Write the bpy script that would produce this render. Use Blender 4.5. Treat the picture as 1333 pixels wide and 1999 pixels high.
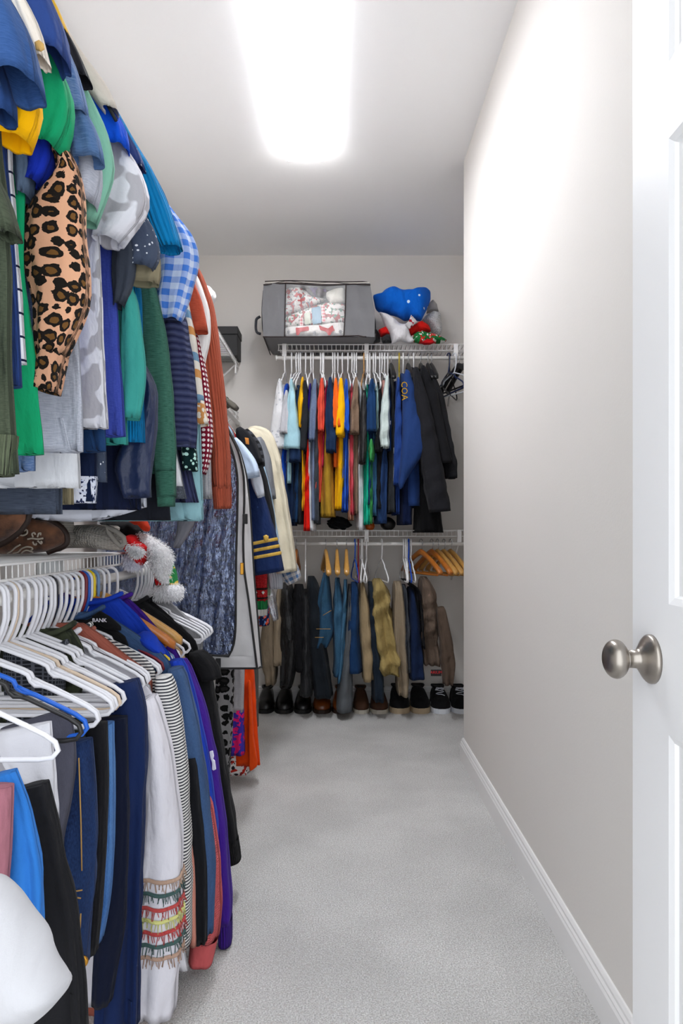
import bpy, bmesh, math, random
import numpy as np

for _o in list(bpy.data.objects):
    bpy.data.objects.remove(_o)
SC = bpy.context.scene
COL = SC.collection

# ------------------------------------------------------------------ camera, world, light, exposure
F, CX, CY, EYE = 1400.0, 662.0, 1042.0, 1.04        # focal length and vanishing point in photo pixels, eye height in metres
cd = bpy.data.cameras.new('camera'); cam = bpy.data.objects.new('camera', cd); COL.objects.link(cam)
cam.location = (0, 0, EYE); cam.rotation_euler = (math.pi/2, 0, 0)
cd.sensor_fit = 'VERTICAL'; cd.sensor_height = 36.0; cd.lens = F/1999*36
cd.shift_x = (666.5-CX)/1999; cd.shift_y = (CY-999.5)/1999
cd.clip_start = 0.05
SC.camera = cam
wd = bpy.data.worlds.new('world'); SC.world = wd; wd.use_nodes = True
wd.node_tree.nodes['Background'].inputs[0].default_value = (0.92, 0.96, 1.0, 1)
wd.node_tree.nodes['Background'].inputs[1].default_value = 1.65
LAMP_POWER = 27.5
SC.cycles.diffuse_bounces = 8; SC.cycles.max_bounces = 14; SC.cycles.transparent_max_bounces = 16
SC.view_settings.view_transform = 'Standard'; SC.view_settings.look = 'None'
SC.view_settings.gamma = 1.0; SC.view_settings.use_curve_mapping = False
SC.view_settings.exposure = 0.66

# ------------------------------------------------------------------ helpers
def W(px, py, Y):
    return np.array([(px-CX)*Y/F, Y, EYE-(py-CY)*Y/F])

# close-up views of the photo used while measuring: (x offset, y offset, magnification)
CROP = {0:(0,0,1), 1:(0,0,3.3325), 2:(0,400,2.666), 3:(0,940,2.666), 4:(0,1200,2.502), 5:(370,500,2.4236),
        6:(500,660,3.174), 7:(480,1000,3.0295), 8:(330,740,2.562), 'A':(0,1000,5.332), 'B':(0,1300,5.332),
        'C':(180,980,5.332), 'D':(0,800,5.332), 'E':(230,800,5.554), 'G':(700,540,6.059), 'H':(680,1240,5.554), 'S':(500,540,5.127)}
def q(k, pts):
    ox, oy, s = CROP[k]
    return [(ox+p[0]/s, oy+p[1]/s) + ((p[2]/s,) if len(p) > 2 else ()) for p in pts]

def lin(h):
    h = h.lstrip('#')
    out = []
    for i in (0, 2, 4):
        c = int(h[i:i+2], 16)/255
        out.append(c/12.92 if c <= .04045 else ((c+.055)/1.055)**2.4)
    return (*out, 1.0)

class NT:
    def __init__(s, name):
        s.m = bpy.data.materials.new(name); s.m.use_nodes = True
        s.t = s.m.node_tree; s.b = s.t.nodes['Principled BSDF']
    def n(s, kind, **kw):
        nd = s.t.nodes.new('ShaderNode'+kind)
        for k, v in kw.items():
            if k.startswith('_'): setattr(nd, k[1:], v)
            else: s.put(nd.inputs[int(k[1:])] if k[0] == 'i' and k[1:].isdigit() else nd.inputs[k], v)
        return nd
    def put(s, sock, v):
        if isinstance(v, bpy.types.NodeSocket): s.t.links.new(v, sock)
        else: sock.default_value = v
    def math(s, op, a, b=0.0, c=0.0):
        nd = s.n('Math', _operation=op, i0=a, i1=b)
        if op in ('MULTIPLY_ADD', 'SMOOTH_MIN'): s.put(nd.inputs[2], c)
        return nd.outputs[0]
    def mix(s, f, a, b):
        nd = s.t.nodes.new('ShaderNodeMix'); nd.data_type = 'RGBA'
        s.put(nd.inputs[0], f); s.put(nd.inputs[6], a); s.put(nd.inputs[7], b)
        return nd.outputs[2]
    def scale(s, v, x, y, z=1):
        nd = s.n('VectorMath', _operation='MULTIPLY', i0=v, i1=(x, y, z)); return nd.outputs[0]
    def noise(s, v, sc, detail=2.0):
        nd = s.n('TexNoise', Vector=v, Scale=sc, Detail=detail); return nd.outputs[0]

_mc = {}
def fab(c, pat='plain', c2='#ffffff', c3='#000000', p=0.02, rough=0.9, wr=1.0, sheen=0.03, weave=1.0, q2=0.5):
    key = (c, pat, c2, str(c3), p, rough, wr, sheen, q2)
    if key in _mc: return _mc[key]
    t = NT('fabric_'+pat)
    uv = t.n('UVMap').outputs[0]
    sep = t.n('SeparateXYZ', i0=uv); u, v = sep.outputs[0], sep.outputs[1]
    C1, C2 = lin(c), lin(c2)
    height = None
    col = None
    fr = lambda x, per: t.math('FRACT', t.math('DIVIDE', x, per))
    if pat == 'heather':
        n = t.noise(t.scale(uv, 70, 600), 1.0, 3.0)
        f = t.n('MapRange', i0=n, i1=.35, i2=.65).outputs[0]
        col = t.mix(f, C1, C2)
    elif pat == 'stripe':
        col = t.mix(t.math('GREATER_THAN', fr(v, p), q2), C1, C2)
    elif pat == 'pin':
        col = t.mix(t.math('GREATER_THAN', fr(u, p), q2), C1, C2)
    elif pat == 'bands':
        rp = t.n('ValToRGB', i0=fr(v, p)); cr = rp.color_ramp; cr.interpolation = 'CONSTANT'
        cols = [c] + list(c3)
        while len(cr.elements) < len(cols): cr.elements.new(.5)
        for i, cc in enumerate(cols):
            cr.elements[i].position = i/len(cols); cr.elements[i].color = lin(cc)
        col = rp.outputs[0]
    elif pat in ('check', 'grid'):
        a = t.math('GREATER_THAN', fr(u, p), q2); b = t.math('GREATER_THAN', fr(v, p), q2)
        if pat == 'grid': col = t.mix(t.math('MAXIMUM', a, b), C1, C2)
        else: col = t.mix(t.math('MULTIPLY', t.math('ADD', a, b), .5), C1, C2)
    elif pat == 'dots':
        vo = t.n('TexVoronoi', Vector=uv, Scale=1/p, Randomness=0.0)
        col = t.mix(t.math('LESS_THAN', vo.outputs[0], q2), C1, C2)
    elif pat == 'splat':
        vo = t.n('TexVoronoi', Vector=uv, Scale=1/p, Randomness=1.0)
        nz = t.noise(uv, 9.0)
        col = t.mix(t.math('LESS_THAN', vo.outputs[0], t.math('MULTIPLY', nz, q2)), C1, C2)
    elif pat == 'leopard':
        d = t.n('TexNoise', Vector=uv, Scale=50.0, Detail=2.0)
        dv = t.n('VectorMath', _operation='MULTIPLY_ADD', i0=d.outputs[1], i1=(.012, .012, 0), i2=uv).outputs[0]
        vo = t.n('TexVoronoi', Vector=dv, Scale=1/p, Randomness=.45)
        r = t.math('ADD', vo.outputs[0], t.math('MULTIPLY_ADD', t.noise(uv, 2.6/p), .34, -.17))
        col = t.mix(t.math('LESS_THAN', r, .50), C1, lin(c3))
        col = t.mix(t.math('LESS_THAN', r, .25), col, C2)
    elif pat == 'cow':
        n = t.noise(uv, 1/p, 1.5)
        col = t.mix(t.n('MapRange', i0=n, i1=.50, i2=.53).outputs[0], C1, C2)
    elif pat == 'floral':
        n = t.noise(uv, 1/p, 1.0); n2 = t.noise(t.scale(uv, 1, 1), 1.7/p, 1.0)
        col = t.mix(t.math('GREATER_THAN', n, .54), C1, C2)
        col = t.mix(t.math('GREATER_THAN', n2, .59), col, lin(c3))
    elif pat == 'denim':
        n = t.noise(t.scale(uv, 900, 160), 1.0, 2.0); n2 = t.noise(t.scale(uv, 14, 5), 1.0, 3.0)
        f = t.math('ADD', t.math('MULTIPLY', n, .5), t.math('MULTIPLY', n2, .6))
        col = t.mix(t.n('MapRange', i0=f, i1=.38, i2=.75).outputs[0], C1, C2)
    elif pat == 'rib':
        height = t.math('PINGPONG', u, p); col = C1
    elif pat == 'ribh':
        w = t.math('ADD', v, t.math('MULTIPLY', t.noise(uv, 12.0), .02))
        height = t.math('PINGPONG', w, p)
        col = t.mix(t.math('DIVIDE', height, p), C1, C2)
    elif pat == 'knit':
        vo = t.n('TexVoronoi', Vector=t.scale(uv, 1, 1.5), Scale=1/p, Randomness=.3)
        height = t.math('MULTIPLY', vo.outputs[0], -p); col = t.mix(vo.outputs[0], C2, C1)
    if col is None: col = C1
    var = t.noise(t.scale(uv, 7, 3), 1.0, 3.0)
    hs = t.n('HueSaturation', Color=col); t.put(hs.inputs['Value'], t.math('MULTIPLY_ADD', var, .16, .92))
    t.put(t.b.inputs['Base Color'], hs.outputs[0])
    t.b.inputs['Roughness'].default_value = rough
    t.b.inputs['Specular IOR Level'].default_value = .12 if rough > .6 else .5
    t.b.inputs['Sheen Weight'].default_value = sheen
    t.b.inputs['Sheen Roughness'].default_value = .5
    wrn = t.noise(t.scale(uv, 16, 6), 1.0, 3.0)
    wr2 = t.noise(t.scale(uv, 55, 34), 1.0, 3.0)
    bp = t.n('Bump', Strength=.75*wr, Distance=.02, Height=wrn)
    bp0 = t.n('Bump', Strength=.45*wr, Distance=.006, Height=wr2); t.put(bp0.inputs['Normal'], bp.outputs[0]); bp = bp0
    wv = t.noise(t.scale(uv, 700, 700), 1.0, 1.0)
    bp2 = t.n('Bump', Strength=.25*weave, Distance=.0012, Height=wv); t.put(bp2.inputs['Normal'], bp.outputs[0])
    out = bp2
    if height is not None:
        bp3 = t.n('Bump', Strength=.8, Distance=1.0, Height=height); t.put(bp3.inputs['Normal'], bp2.outputs[0]); out = bp3
    t.put(t.b.inputs['Normal'], out.outputs[0])
    _mc[key] = t.m
    return t.m

def solid(name, c, rough=.5, metal=0.0, bump=0.0, bs=200.0, var=0.0, coat=0.0, spec=.5):
    key = (name, c, rough, metal, bump)
    if key in _mc: return _mc[key]
    t = NT(name); co = t.n('TexCoord').outputs['Object']
    col = lin(c)
    if var:
        hs = t.n('HueSaturation', Color=col); t.put(hs.inputs['Value'], t.math('MULTIPLY_ADD', t.noise(co, bs*.1, 3.0), 2*var, 1-var)); col = hs.outputs[0]
    t.put(t.b.inputs['Base Color'], col)
    t.b.inputs['Roughness'].default_value = rough; t.b.inputs['Metallic'].default_value = metal
    t.b.inputs['Coat Weight'].default_value = coat; t.b.inputs['Specular IOR Level'].default_value = spec
    if bump:
        bp = t.n('Bump', Strength=bump, Distance=.002, Height=t.noise(co, bs, 3.0)); t.put(t.b.inputs['Normal'], bp.outputs[0])
    _mc[key] = t.m
    return t.m

def link_mesh(name, verts, faces, mat, parent=None, smooth=True, uv=None):
    verts = np.asarray(verts, float)
    if parent is not None: verts = verts - np.array(parent['_o'])
    me = bpy.data.meshes.new(name)
    me.from_pydata(verts.tolist(), [], [list(f) for f in faces])
    if uv is not None:
        uvl = me.uv_layers.new(name='UVMap')
        li = np.empty(len(me.loops), np.int32); me.loops.foreach_get('vertex_index', li)
        uvl.data.foreach_set('uv', np.asarray(uv, np.float32)[li].ravel())
    if smooth: me.polygons.foreach_set('use_smooth', np.ones(len(me.polygons), bool))
    me.materials.append(mat)
    o = bpy.data.objects.new(name, me); COL.objects.link(o)
    if parent is not None: o.parent = parent
    return o

def tag(o, label=None, cat=None, group=None, kind=None):
    if label: o['label'] = label
    if cat: o['category'] = cat
    if group: o['group'] = group
    if kind: o['kind'] = kind
    return o

_roots = []
def thing(name, label, cat, loc, group=None, kind=None):
    o = bpy.data.objects.new(name, None); o.empty_display_size = .05
    COL.objects.link(o); o.location = loc; o['_o'] = [float(x) for x in loc]
    _roots.append(o)
    return tag(o, label, cat, group, kind)

def box(x0, x1, y0, y1, z0, z1):
    v = [(x, y, z) for x in (x0, x1) for y in (y0, y1) for z in (z0, z1)]
    f = [(0,1,3,2),(4,6,7,5),(0,4,5,1),(2,3,7,6),(0,2,6,4),(1,5,7,3)]
    return np.array(v, float), f

def join(*parts):
    V, Fs, n = [], [], 0
    for v, f in parts:
        V.append(np.asarray(v, float)); Fs += [tuple(i+n for i in ff) for ff in f]; n += len(v)
    return np.vstack(V), Fs

def bbox(name, x0, x1, y0, y1, z0, z1, mat, parent=None, bevel=0.0, seg=2):
    v, f = box(x0, x1, y0, y1, z0, z1)
    o = link_mesh(name, v, f, mat, parent, smooth=False)
    if bevel:
        bm = bmesh.new(); bm.from_mesh(o.data)
        bmesh.ops.bevel(bm, geom=bm.edges[:]+bm.verts[:], offset=bevel, segments=seg, affect='EDGES', profile=.5)
        bm.to_mesh(o.data); bm.free()
    return o

def sm(a, k=1):
    a = np.asarray(a, float)
    for _ in range(k):
        b = a.copy(); b[1:-1] = (a[:-2]+2*a[1:-1]+a[2:])/4; a = b
    return a

def resample(pts, m, k=2):
    pts = np.asarray(pts, float)
    d = np.r_[0, np.cumsum(np.linalg.norm(np.diff(pts[:, :3], axis=0), axis=1))]
    t = np.linspace(0, d[-1], m)
    return sm(np.stack([np.interp(t, d, pts[:, i]) for i in range(pts.shape[1])], 1), k), t

def wire(points, r, n=6, closed=False, k=0, m=None):
    """round tube along a polyline"""
    P = np.asarray(points, float)
    if m: P, _ = resample(P, m, k)
    N = len(P)
    if closed: T = np.roll(P, -1, 0)-np.roll(P, 1, 0)
    else: T = np.gradient(P, axis=0)
    T /= np.linalg.norm(T, axis=1)[:, None]+1e-9
    ref = np.array([0., 0., 1.]) if abs(T[0][2]) < .9 else np.array([1., 0., 0.])
    A = np.cross(T[0], ref); A /= np.linalg.norm(A)
    V = []
    for i in range(N):
        A = A-T[i]*np.dot(A, T[i]); A /= np.linalg.norm(A)+1e-9
        B = np.cross(T[i], A)
        th = np.linspace(0, 2*math.pi, n, endpoint=False)
        rr = r[i] if hasattr(r, '__len__') else r
        V.append(P[i]+rr*(np.cos(th)[:, None]*A+np.sin(th)[:, None]*B))
    V = np.vstack(V); Fs = []
    for i in range(N if closed else N-1):
        i2 = (i+1) % N
        for j in range(n):
            j2 = (j+1) % n
            Fs.append((i*n+j, i*n+j2, i2*n+j2, i2*n+j))
    if not closed:
        Fs.append(tuple(range(n-1, -1, -1))); Fs.append(tuple((N-1)*n+j for j in range(n)))
    return V, Fs

def ring_mesh(R, cap0=False, cap1=False):
    """R (m,n,3) rings -> verts, faces"""
    m, n = R.shape[:2]
    V = R.reshape(-1, 3)
    i, j = np.meshgrid(np.arange(m-1), np.arange(n), indexing='ij'); j2 = (j+1) % n
    Fs = np.stack([i*n+j, i*n+j2, (i+1)*n+j2, (i+1)*n+j], -1).reshape(-1, 4).tolist()
    if cap0: Fs.append(list(range(n-1, -1, -1)))
    if cap1: Fs.append([(m-1)*n+k for k in range(n)])
    return V, Fs

def tube(pts, Y, hd, name='body', parent=None, mat=None, seed=0, horiz=False, fold=.006, n=28, e=.75, ramp=0.0,
         yaw=0.0, wave=.006, cap0=True, cap1=False, cross=.3, yc=None, hang=1.0, hemcurve=0.0, step=.018, lean=0.0, lip=True, round0=0.0, hz=0.0, thin0=.3):
    """cloth tube.  pts: (photo x, photo y, width in photo px[, dY]) seen at depth Y; hd = half depth along the view axis.
    yc: depth of the tube's axis when its near side (at Y) is what was measured."""
    rg = np.random.default_rng(seed)
    rows = []
    for p in pts:
        dY = p[3] if len(p) > 3 else 0.0
        w = W(p[0], p[1], Y+dY)
        rows.append([w[0], (yc if yc is not None else Y)+dY, w[2], p[2]/2*(Y+dY)/F])
    rows = np.array(rows)
    L = np.sum(np.linalg.norm(np.diff(rows[:, :3], axis=0), axis=1))
    m = int(np.clip(L/step, 8, 64))
    R, s = resample(rows, m, 2)
    C, a = R[:, :3], R[:, 3]
    T = np.gradient(C, axis=0); T /= np.linalg.norm(T, axis=1)[:, None]+1e-9
    if horiz: U = np.tile([1., 0, 0], (m, 1))
    else:
        U = np.stack([-T[:, 2], np.zeros(m), T[:, 0]], 1); U /= np.linalg.norm(U, axis=1)[:, None]+1e-9
        U = sm(U, 3)
        if hz: U = U*(1-hz)+np.array([hz, 0, 0]); U /= np.linalg.norm(U, axis=1)[:, None]
    tt = s/L
    b = np.full(m, hd) if not hasattr(hd, '__len__') else np.interp(tt, np.linspace(0, 1, len(hd)), hd)
    if ramp: b = b*np.clip(.22+.78*np.sqrt(np.clip(s/ramp, 0, 1)), 0, 1)
    if round0:
        g = np.sqrt(np.clip((s+.15*round0)/round0, 0, 1)); g = np.sqrt(1-(1-np.clip(g, 0, 1))**2); a = a*g; b = b*g
    th = np.linspace(0, 2*math.pi, n, endpoint=False)
    cx = np.sign(np.cos(th))*np.abs(np.cos(th))**e; sx = np.sign(np.sin(th))*np.abs(np.sin(th))**e
    D = np.zeros((m, n)); S = s[:, None]; TH = th[None, :]
    for i in range(6):
        k = rg.integers(2, 9); ks = rg.uniform(-7, 7); ph = rg.uniform(0, 6.28)
        D += np.sin(k*TH+ks*S+ph)/(1+.2*i)
    D = D/2.2; D = D-.35*np.abs(D)
    env = (1-hang)+hang*(.25+.75*tt)
    D = D*env[:, None]*fold
    for i in range(3):
        k = rg.integers(1, 4); ks = rg.uniform(28, 70); c0 = rg.uniform(.1, .95); ph = rg.uniform(0, 6.28)
        D += cross*fold*np.sin(k*TH+ks*S+ph)*np.exp(-((tt-c0)/.18)**2)[:, None]
    thin = float(np.clip(a.mean()/.05, thin0, 1)); D = D*thin; wave = wave*thin
    rad = 1+D/np.maximum(np.minimum(a, b), .012)[:, None]
    rad = np.clip(rad, .55, 1.5)
    wx = (a[:, None]*cx[None, :]); wy = (b[:, None]*sx[None, :])*rad
    wx = wx+D*np.sign(cx)[None, :]*.6*np.abs(cx)[None, :]
    # whole-sheet waves
    wy = wy+wave*env[:, None]*(np.sin(wx*rg.uniform(22, 40)+S*rg.uniform(-4, 4)+rg.uniform(0, 6))+.6*np.sin(wx*rg.uniform(45, 75)+S*rg.uniform(-6, 6))+.38*np.sin(wx*rg.uniform(110, 180)+S*rg.uniform(-5, 5)+rg.uniform(0, 6)))
    if yaw:
        c_, s_ = math.cos(yaw), math.sin(yaw)
        wx, wy = wx*c_+wy*s_, -wx*s_+wy*c_
    P = C[:, None, :]+U[:, None, :]*wx[..., None]+np.array([0, 1., 0])[None, None, :]*wy[..., None]
    if lean: P[:, :, 1] += lean*s[:, None]
    if hemcurve:
        g = np.clip((tt-.6)/.4, 0, 1)[:, None]
        P[:, :, 2] += hemcurve*g*(np.abs(cx)[None, :]**2)
    tube.P = P.copy()
    per = 4*(a.mean()+b.mean())*.85
    uvs = np.stack([np.tile(th/(2*math.pi)*per, (m, 1)), np.tile(-s[:, None], (1, n))], -1)
    if not cap1 and lip:            # turned-in hem
        cen = P[-1].mean(0); inn = cen+(P[-1]-cen)*.9; inn[:, 2] += .004
        kk = -min(4, len(P)); ck = P[kk].mean(0); inn2 = ck+(P[kk]-ck)*.84
        P = np.concatenate([P, inn[None], inn2[None]], 0)
        uvs = np.concatenate([uvs, uvs[-1:]-[0, .004], uvs[-1:]-[0, .05]], 0)
    V, Fs = ring_mesh(P, cap0, cap1)
    return link_mesh(name, V, Fs, mat, parent, uv=uvs.reshape(-1, 2))

def band(P, t0, t1, off, name, root, mat, fray=0, seed=1):
    """strip of cloth sewn round a tube made by tube()"""
    m = len(P)
    def row(t):
        x = t*(m-1); i = int(min(x, m-2)); f = x-i; return P[i]*(1-f)+P[i+1]*f
    R = []
    for k in range(4):
        r = row(t0+(t1-t0)*k/3); c = r.mean(0); d = r-c; d = d/(np.linalg.norm(d, axis=1)[:, None]+1e-9)
        R.append(r+d*(off if 0 < k < 3 else off*.3))
    V, Fs = ring_mesh(np.array(R))
    if fray:
        rg = np.random.default_rng(seed); r = R[3]; parts = [(V, Fs)]
        for j in range(0, len(r)):
            for _ in range(fray):
                a = r[j]+(r[(j+1) % len(r)]-r[j])*rg.uniform(0, 1); c = r.mean(0); d = a-c; d /= np.linalg.norm(d)
                parts.append(wire([a+d*.001, a+d*.004+np.array([rg.uniform(-.004, .004), 0, -rg.uniform(.006, .018)])], .0009, 3))
        V, Fs = join(*parts)
    return link_mesh(name, V, Fs, mat, root, uv=np.stack([V[:, 0]+V[:, 1], V[:, 2]], 1))

def pillow_depth(outline, p, hd):
    O = np.array(list(outline)+[outline[0]], float); P, _ = resample(np.c_[O, np.zeros(len(O))], 97, 0); P = P[:-1, :2]; c = P.mean(0)
    d = np.array(p[:2])-c; best = 1e9
    for i in range(len(P)):
        a, b = P[i]-c, P[(i+1) % len(P)]-c; M = np.array([d, a-b]).T
        if abs(np.linalg.det(M)) < 1e-9: continue
        s_, u_ = np.linalg.solve(M, a)
        if s_ > 0 and -.01 <= u_ <= 1.01: best = min(best, s_)
    rho = min(1/best, .999); return hd*math.sin(math.acos(min(1, rho**(1/.75))))

def pillow(outline, Y, hd, name, parent, mat, seed=0, fold=.008, rings=9, n=72, flat=False, yc=None):
    """soft solid with the given photo outline at depth Y, bulging hd towards and away from the viewer"""
    rg = np.random.default_rng(seed)
    O = np.array([W(p[0], p[1], Y) for p in outline]); O = np.vstack([O, O[:1]])
    P, _ = resample(O, n+1, 0); P = P[:-1]
    for _ in range(1): P = (np.roll(P, 1, 0)+2*P+np.roll(P, -1, 0))/4
    c = P.mean(0)
    R = []
    t = np.linspace(-math.pi/2*.97, math.pi/2*.97, 2*rings+1)
    for ti in t:
        q_ = c+(P-c)*(math.cos(ti)**.75)
        q_[:, 1] = (yc if yc is not None else Y)+hd*math.sin(ti)
        R.append(q_)
    R = np.array(R)
    X, Z = R[..., 0], R[..., 2]
    D = np.zeros(X.shape)
    for i in range(7):
        an = rg.uniform(0, 6.28); k = rg.uniform(18, 90); D += np.sin(k*(X*math.cos(an)+Z*math.sin(an))+rg.uniform(0, 6.28))/(1+.012*k)
    D = np.abs(D)**.8*np.sign(D)
    R[..., 1] += fold*D*np.cos(t)[:, None]
    V, Fs = ring_mesh(R, True, True)
    return link_mesh(name, V, Fs, mat, parent, uv=np.stack([V[:, 0], V[:, 2]], 1))

def blob(center, rad, name, parent, mat, seed=0, amp=.25, sub=5, ridged=True):
    rg = np.random.default_rng(seed)
    bm = bmesh.new(); bmesh.ops.create_icosphere(bm, subdivisions=sub, radius=1.0)
    V = np.array([v.co[:] for v in bm.verts]); Fs = [[v.index for v in f.verts] for f in bm.faces]; bm.free()
    D = np.zeros(len(V))
    for i in range(9):
        d = rg.normal(size=3); d /= np.linalg.norm(d); k = rg.uniform(2.5, 9)
        w = np.sin(k*(V@d)+rg.uniform(0, 6.28))
        D += ((1-2*np.abs(w)) if ridged and i % 2 else w)/(1+.15*k)
    V = V*(1+amp*D/2.0)[:, None]*np.array(rad)
    V = V+np.array(center)
    return link_mesh(name, V, Fs, mat, parent, uv=np.stack([V[:, 0]+V[:, 1]*.7, V[:, 2]], 1))

def text_mesh(name, body, size, loc, rot, mat, parent=None, depth=.0004, align='CENTER'):
    cu = bpy.data.curves.new(name, 'FONT'); cu.body = body; cu.size = size; cu.extrude = depth; cu.align_x = align
    cu.resolution_u = 2
    o = bpy.data.objects.new(name, cu); COL.objects.link(o)
    dg = bpy.context.evaluated_depsgraph_get(); dg.update()
    me = bpy.data.meshes.new_from_object(o.evaluated_get(dg)); me.materials.clear(); me.materials.append(mat)
    bpy.data.objects.remove(o)
    o = bpy.data.objects.new(name, me); COL.objects.link(o)
    l = np.array(loc, float)
    if parent is not None: l = l-np.array(parent['_o']); o.parent = parent
    o.location = l; o.rotation_euler = rot
    return o
# ------------------------------------------------------------------ room shell
H, YB, XL, XR, YR, XN, YF = 2.755, 4.42, -0.92, 0.573, 3.30, 0.83, 0.30
def paint(name, c, bump=.12, rough=.75):
    t = NT(name); co = t.n('TexCoord').outputs['Object']
    hs = t.n('HueSaturation', Color=lin(c)); t.put(hs.inputs['Value'], t.math('MULTIPLY_ADD', t.noise(co, 1.3, 4.0), .05, .975))
    t.put(t.b.inputs['Base Color'], hs.outputs[0]); t.b.inputs['Roughness'].default_value = rough
    t.b.inputs['Specular IOR Level'].default_value = .3
    bp = t.n('Bump', Strength=bump, Distance=.002, Height=t.noise(co, 160.0, 3.0)); t.put(t.b.inputs['Normal'], bp.outputs[0])
    return t.m
M_wall = paint('greige_wall_paint', '#e2ded9')
M_ceil = paint('white_ceiling_paint', '#fafafa', rough=.9)
M_trim = solid('white_trim_paint', '#eeedec', rough=.35)
M_door = solid('white_door_paint', '#efeff0', rough=.4)
def carpet():
    t = NT('grey_carpet'); co = t.n('TexCoord').outputs['Object']
    n1 = t.noise(co, 260.0, 3.0); n2 = t.noise(co, 3.2, 4.0); n3 = t.noise(co, 90.0, 2.0)
    c = t.mix(t.n('MapRange', i0=n1, i1=.33, i2=.68).outputs[0], lin('#bab8b5'), lin('#fbfaf8'))
    c = t.mix(t.n('MapRange', i0=n3, i1=.55, i2=.75).outputs[0], c, lin('#d2cdc9'))
    hs = t.n('HueSaturation', Color=c)
    t.put(hs.inputs['Value'], t.n('MapRange', i0=n2, i1=.36, i2=.62, i3=.90, i4=1.05).outputs[0])
    t.put(t.b.inputs['Base Color'], hs.outputs[0]); t.b.inputs['Roughness'].default_value = 1.0
    t.b.inputs['Specular IOR Level'].default_value = .05; t.b.inputs['Sheen Weight'].default_value = .25
    bp = t.n('Bump', Strength=1.0, Distance=.008, Height=n1)
    bp2 = t.n('Bump', Strength=.35, Distance=.03, Height=n2); t.put(bp2.inputs['Normal'], bp.outputs[0])
    t.put(t.b.inputs['Normal'], bp2.outputs[0])
    return t.m
def struct(name, *boxes, mat, label=None):
    v, f = join(*[box(*b) for b in boxes])
    o = link_mesh(name, v, f, mat, smooth=False); o['kind'] = 'structure'
    if label: o['label'] = label
    return o
struct('floor', (XL-.1, XN+.1, -.6, YB+.1, -.08, 0), mat=carpet(), label='pale grey cut pile carpet')
struct('ceiling', (XL-.1, XN+.1, YF-.12, YB+.1, H, H+.08), mat=M_ceil, label='smooth white painted ceiling')
struct('wall_left', (XL-.1, XL, YF-.12, YB+.1, 0, H), mat=M_wall, label='greige wall behind the left clothes racks')
struct('wall_back', (XL, XN+.1, YB, YB+.1, 0, H), mat=M_wall, label='greige wall behind the back clothes rack')
struct('wall_right', (XR, XN, YF, YR, 0, H), mat=M_wall, label='long bare greige wall on the right')
struct('wall_nook', (XN, XN+.1, YR-.2, YB, 0, H), mat=M_wall, label='short greige wall inside the back recess')
struct('wall_front', (XL, -.74, YF-.12, YF, 0, H), mat=M_wall)
struct('wall_front', (.48, XN+.1, YF-.12, YF, 0, H), mat=M_wall)
struct('wall_front', (-.74, .48, YF-.12, YF, 2.30, H), mat=M_wall)  # unseen front wall, its opening enlarged beyond the door to admit more fill light
def baseboard(name, path, label):
    """path: floor points; profile grows to the left of the travel direction"""
    prof = [(0, 0), (.016, 0), (.016, .070), (.013, .076), (.013, .081), (.009, .086), (.009, .093), (.004, .100), (0, .101)]
    P = np.array(path, float); V = []
    for i in range(len(P)):
        d1 = P[i]-P[i-1] if i else P[1]-P[0]; d2 = P[i+1]-P[i] if i < len(P)-1 else d1
        d1 = d1/np.linalg.norm(d1); d2 = d2/np.linalg.norm(d2)
        n1 = np.array([-d1[1], d1[0]]); n2 = np.array([-d2[1], d2[0]]); nn = n1+n2; nn = nn/np.dot(nn, n1)
        V += [(P[i][0]+nn[0]*o, P[i][1]+nn[1]*o, z) for o, z in prof]
    k = len(prof); Fs = []
    for i in range(len(P)-1):
        for j in range(k-1): Fs.append((i*k+j, i*k+j+1, (i+1)*k+j+1, (i+1)*k+j))
    Fs += [tuple(range(k-1, -1, -1)), tuple((len(P)-1)*k+j for j in range(k))]
    o = link_mesh(name, V, Fs, M_trim, smooth=False); o['kind'] = 'structure'; o['label'] = label
    return o
baseboard('baseboard_right', [(XR, YF), (XR, YR), (XN, YR)], 'white moulded baseboard along the right wall')
baseboard('baseboard_back', [(XN, YB), (XL, YB)], 'white baseboard at the foot of the back wall')
baseboard('baseboard_left', [(XL, YB), (XL, YF)], 'white baseboard under the left racks')

# ------------------------------------------------------------------ door with knob
dr = thing('door_1', 'white six panel door standing open against the right wall', None, (.456, .69, 0), kind='structure')
DX, DY1, DY0, DH = .439, 1.073, .313, 2.03
bbox('slab', DX+.009, DX+.035, DY0, DY1, .012, DH, M_door, dr)
ys = [(DY1-.117, DY1), (.643, .743), (DY0, DY0+.117)]
for a, b in ys: bbox('stile', DX, DX+.0095, a, b, .012, DH, M_door, dr)
zr = [(.012, .22), (.772, .946), (1.567, 1.668), (1.90, DH)]
pan_y = [(.743, DY1-.117), (DY0+.117, .643)]
for a, b in zr:
    for c, d in pan_y: bbox('rail', DX, DX+.0095, c, d, a, b, M_door, dr)
def door_panel(y0, y1, z0, z1):
    steps = [(0, DX), (.009, DX+.004), (.012, DX+.0085), (.022, DX+.0085), (.045, DX+.003), (.047, DX+.0025)]
    V, Fs = [], []
    for ins, x in steps:
        V += [(x, y0+ins, z0+ins), (x, y1-ins, z0+ins), (x, y1-ins, z1-ins), (x, y0+ins, z1-ins)]
    for i in range(len(steps)-1):
        for j in range(4): Fs.append((i*4+j, (i+1)*4+j, (i+1)*4+(j+1) % 4, i*4+(j+1) % 4))
    Fs.append(tuple((len(steps)-1)*4+j for j in (3, 2, 1, 0)))
    link_mesh('panel', V, Fs, M_door, dr, smooth=False)
for a, b in ((.22, .772), (.946, 1.567), (1.668, 1.90)):
    for c, d in pan_y: door_panel(c, d, a, b)
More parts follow.
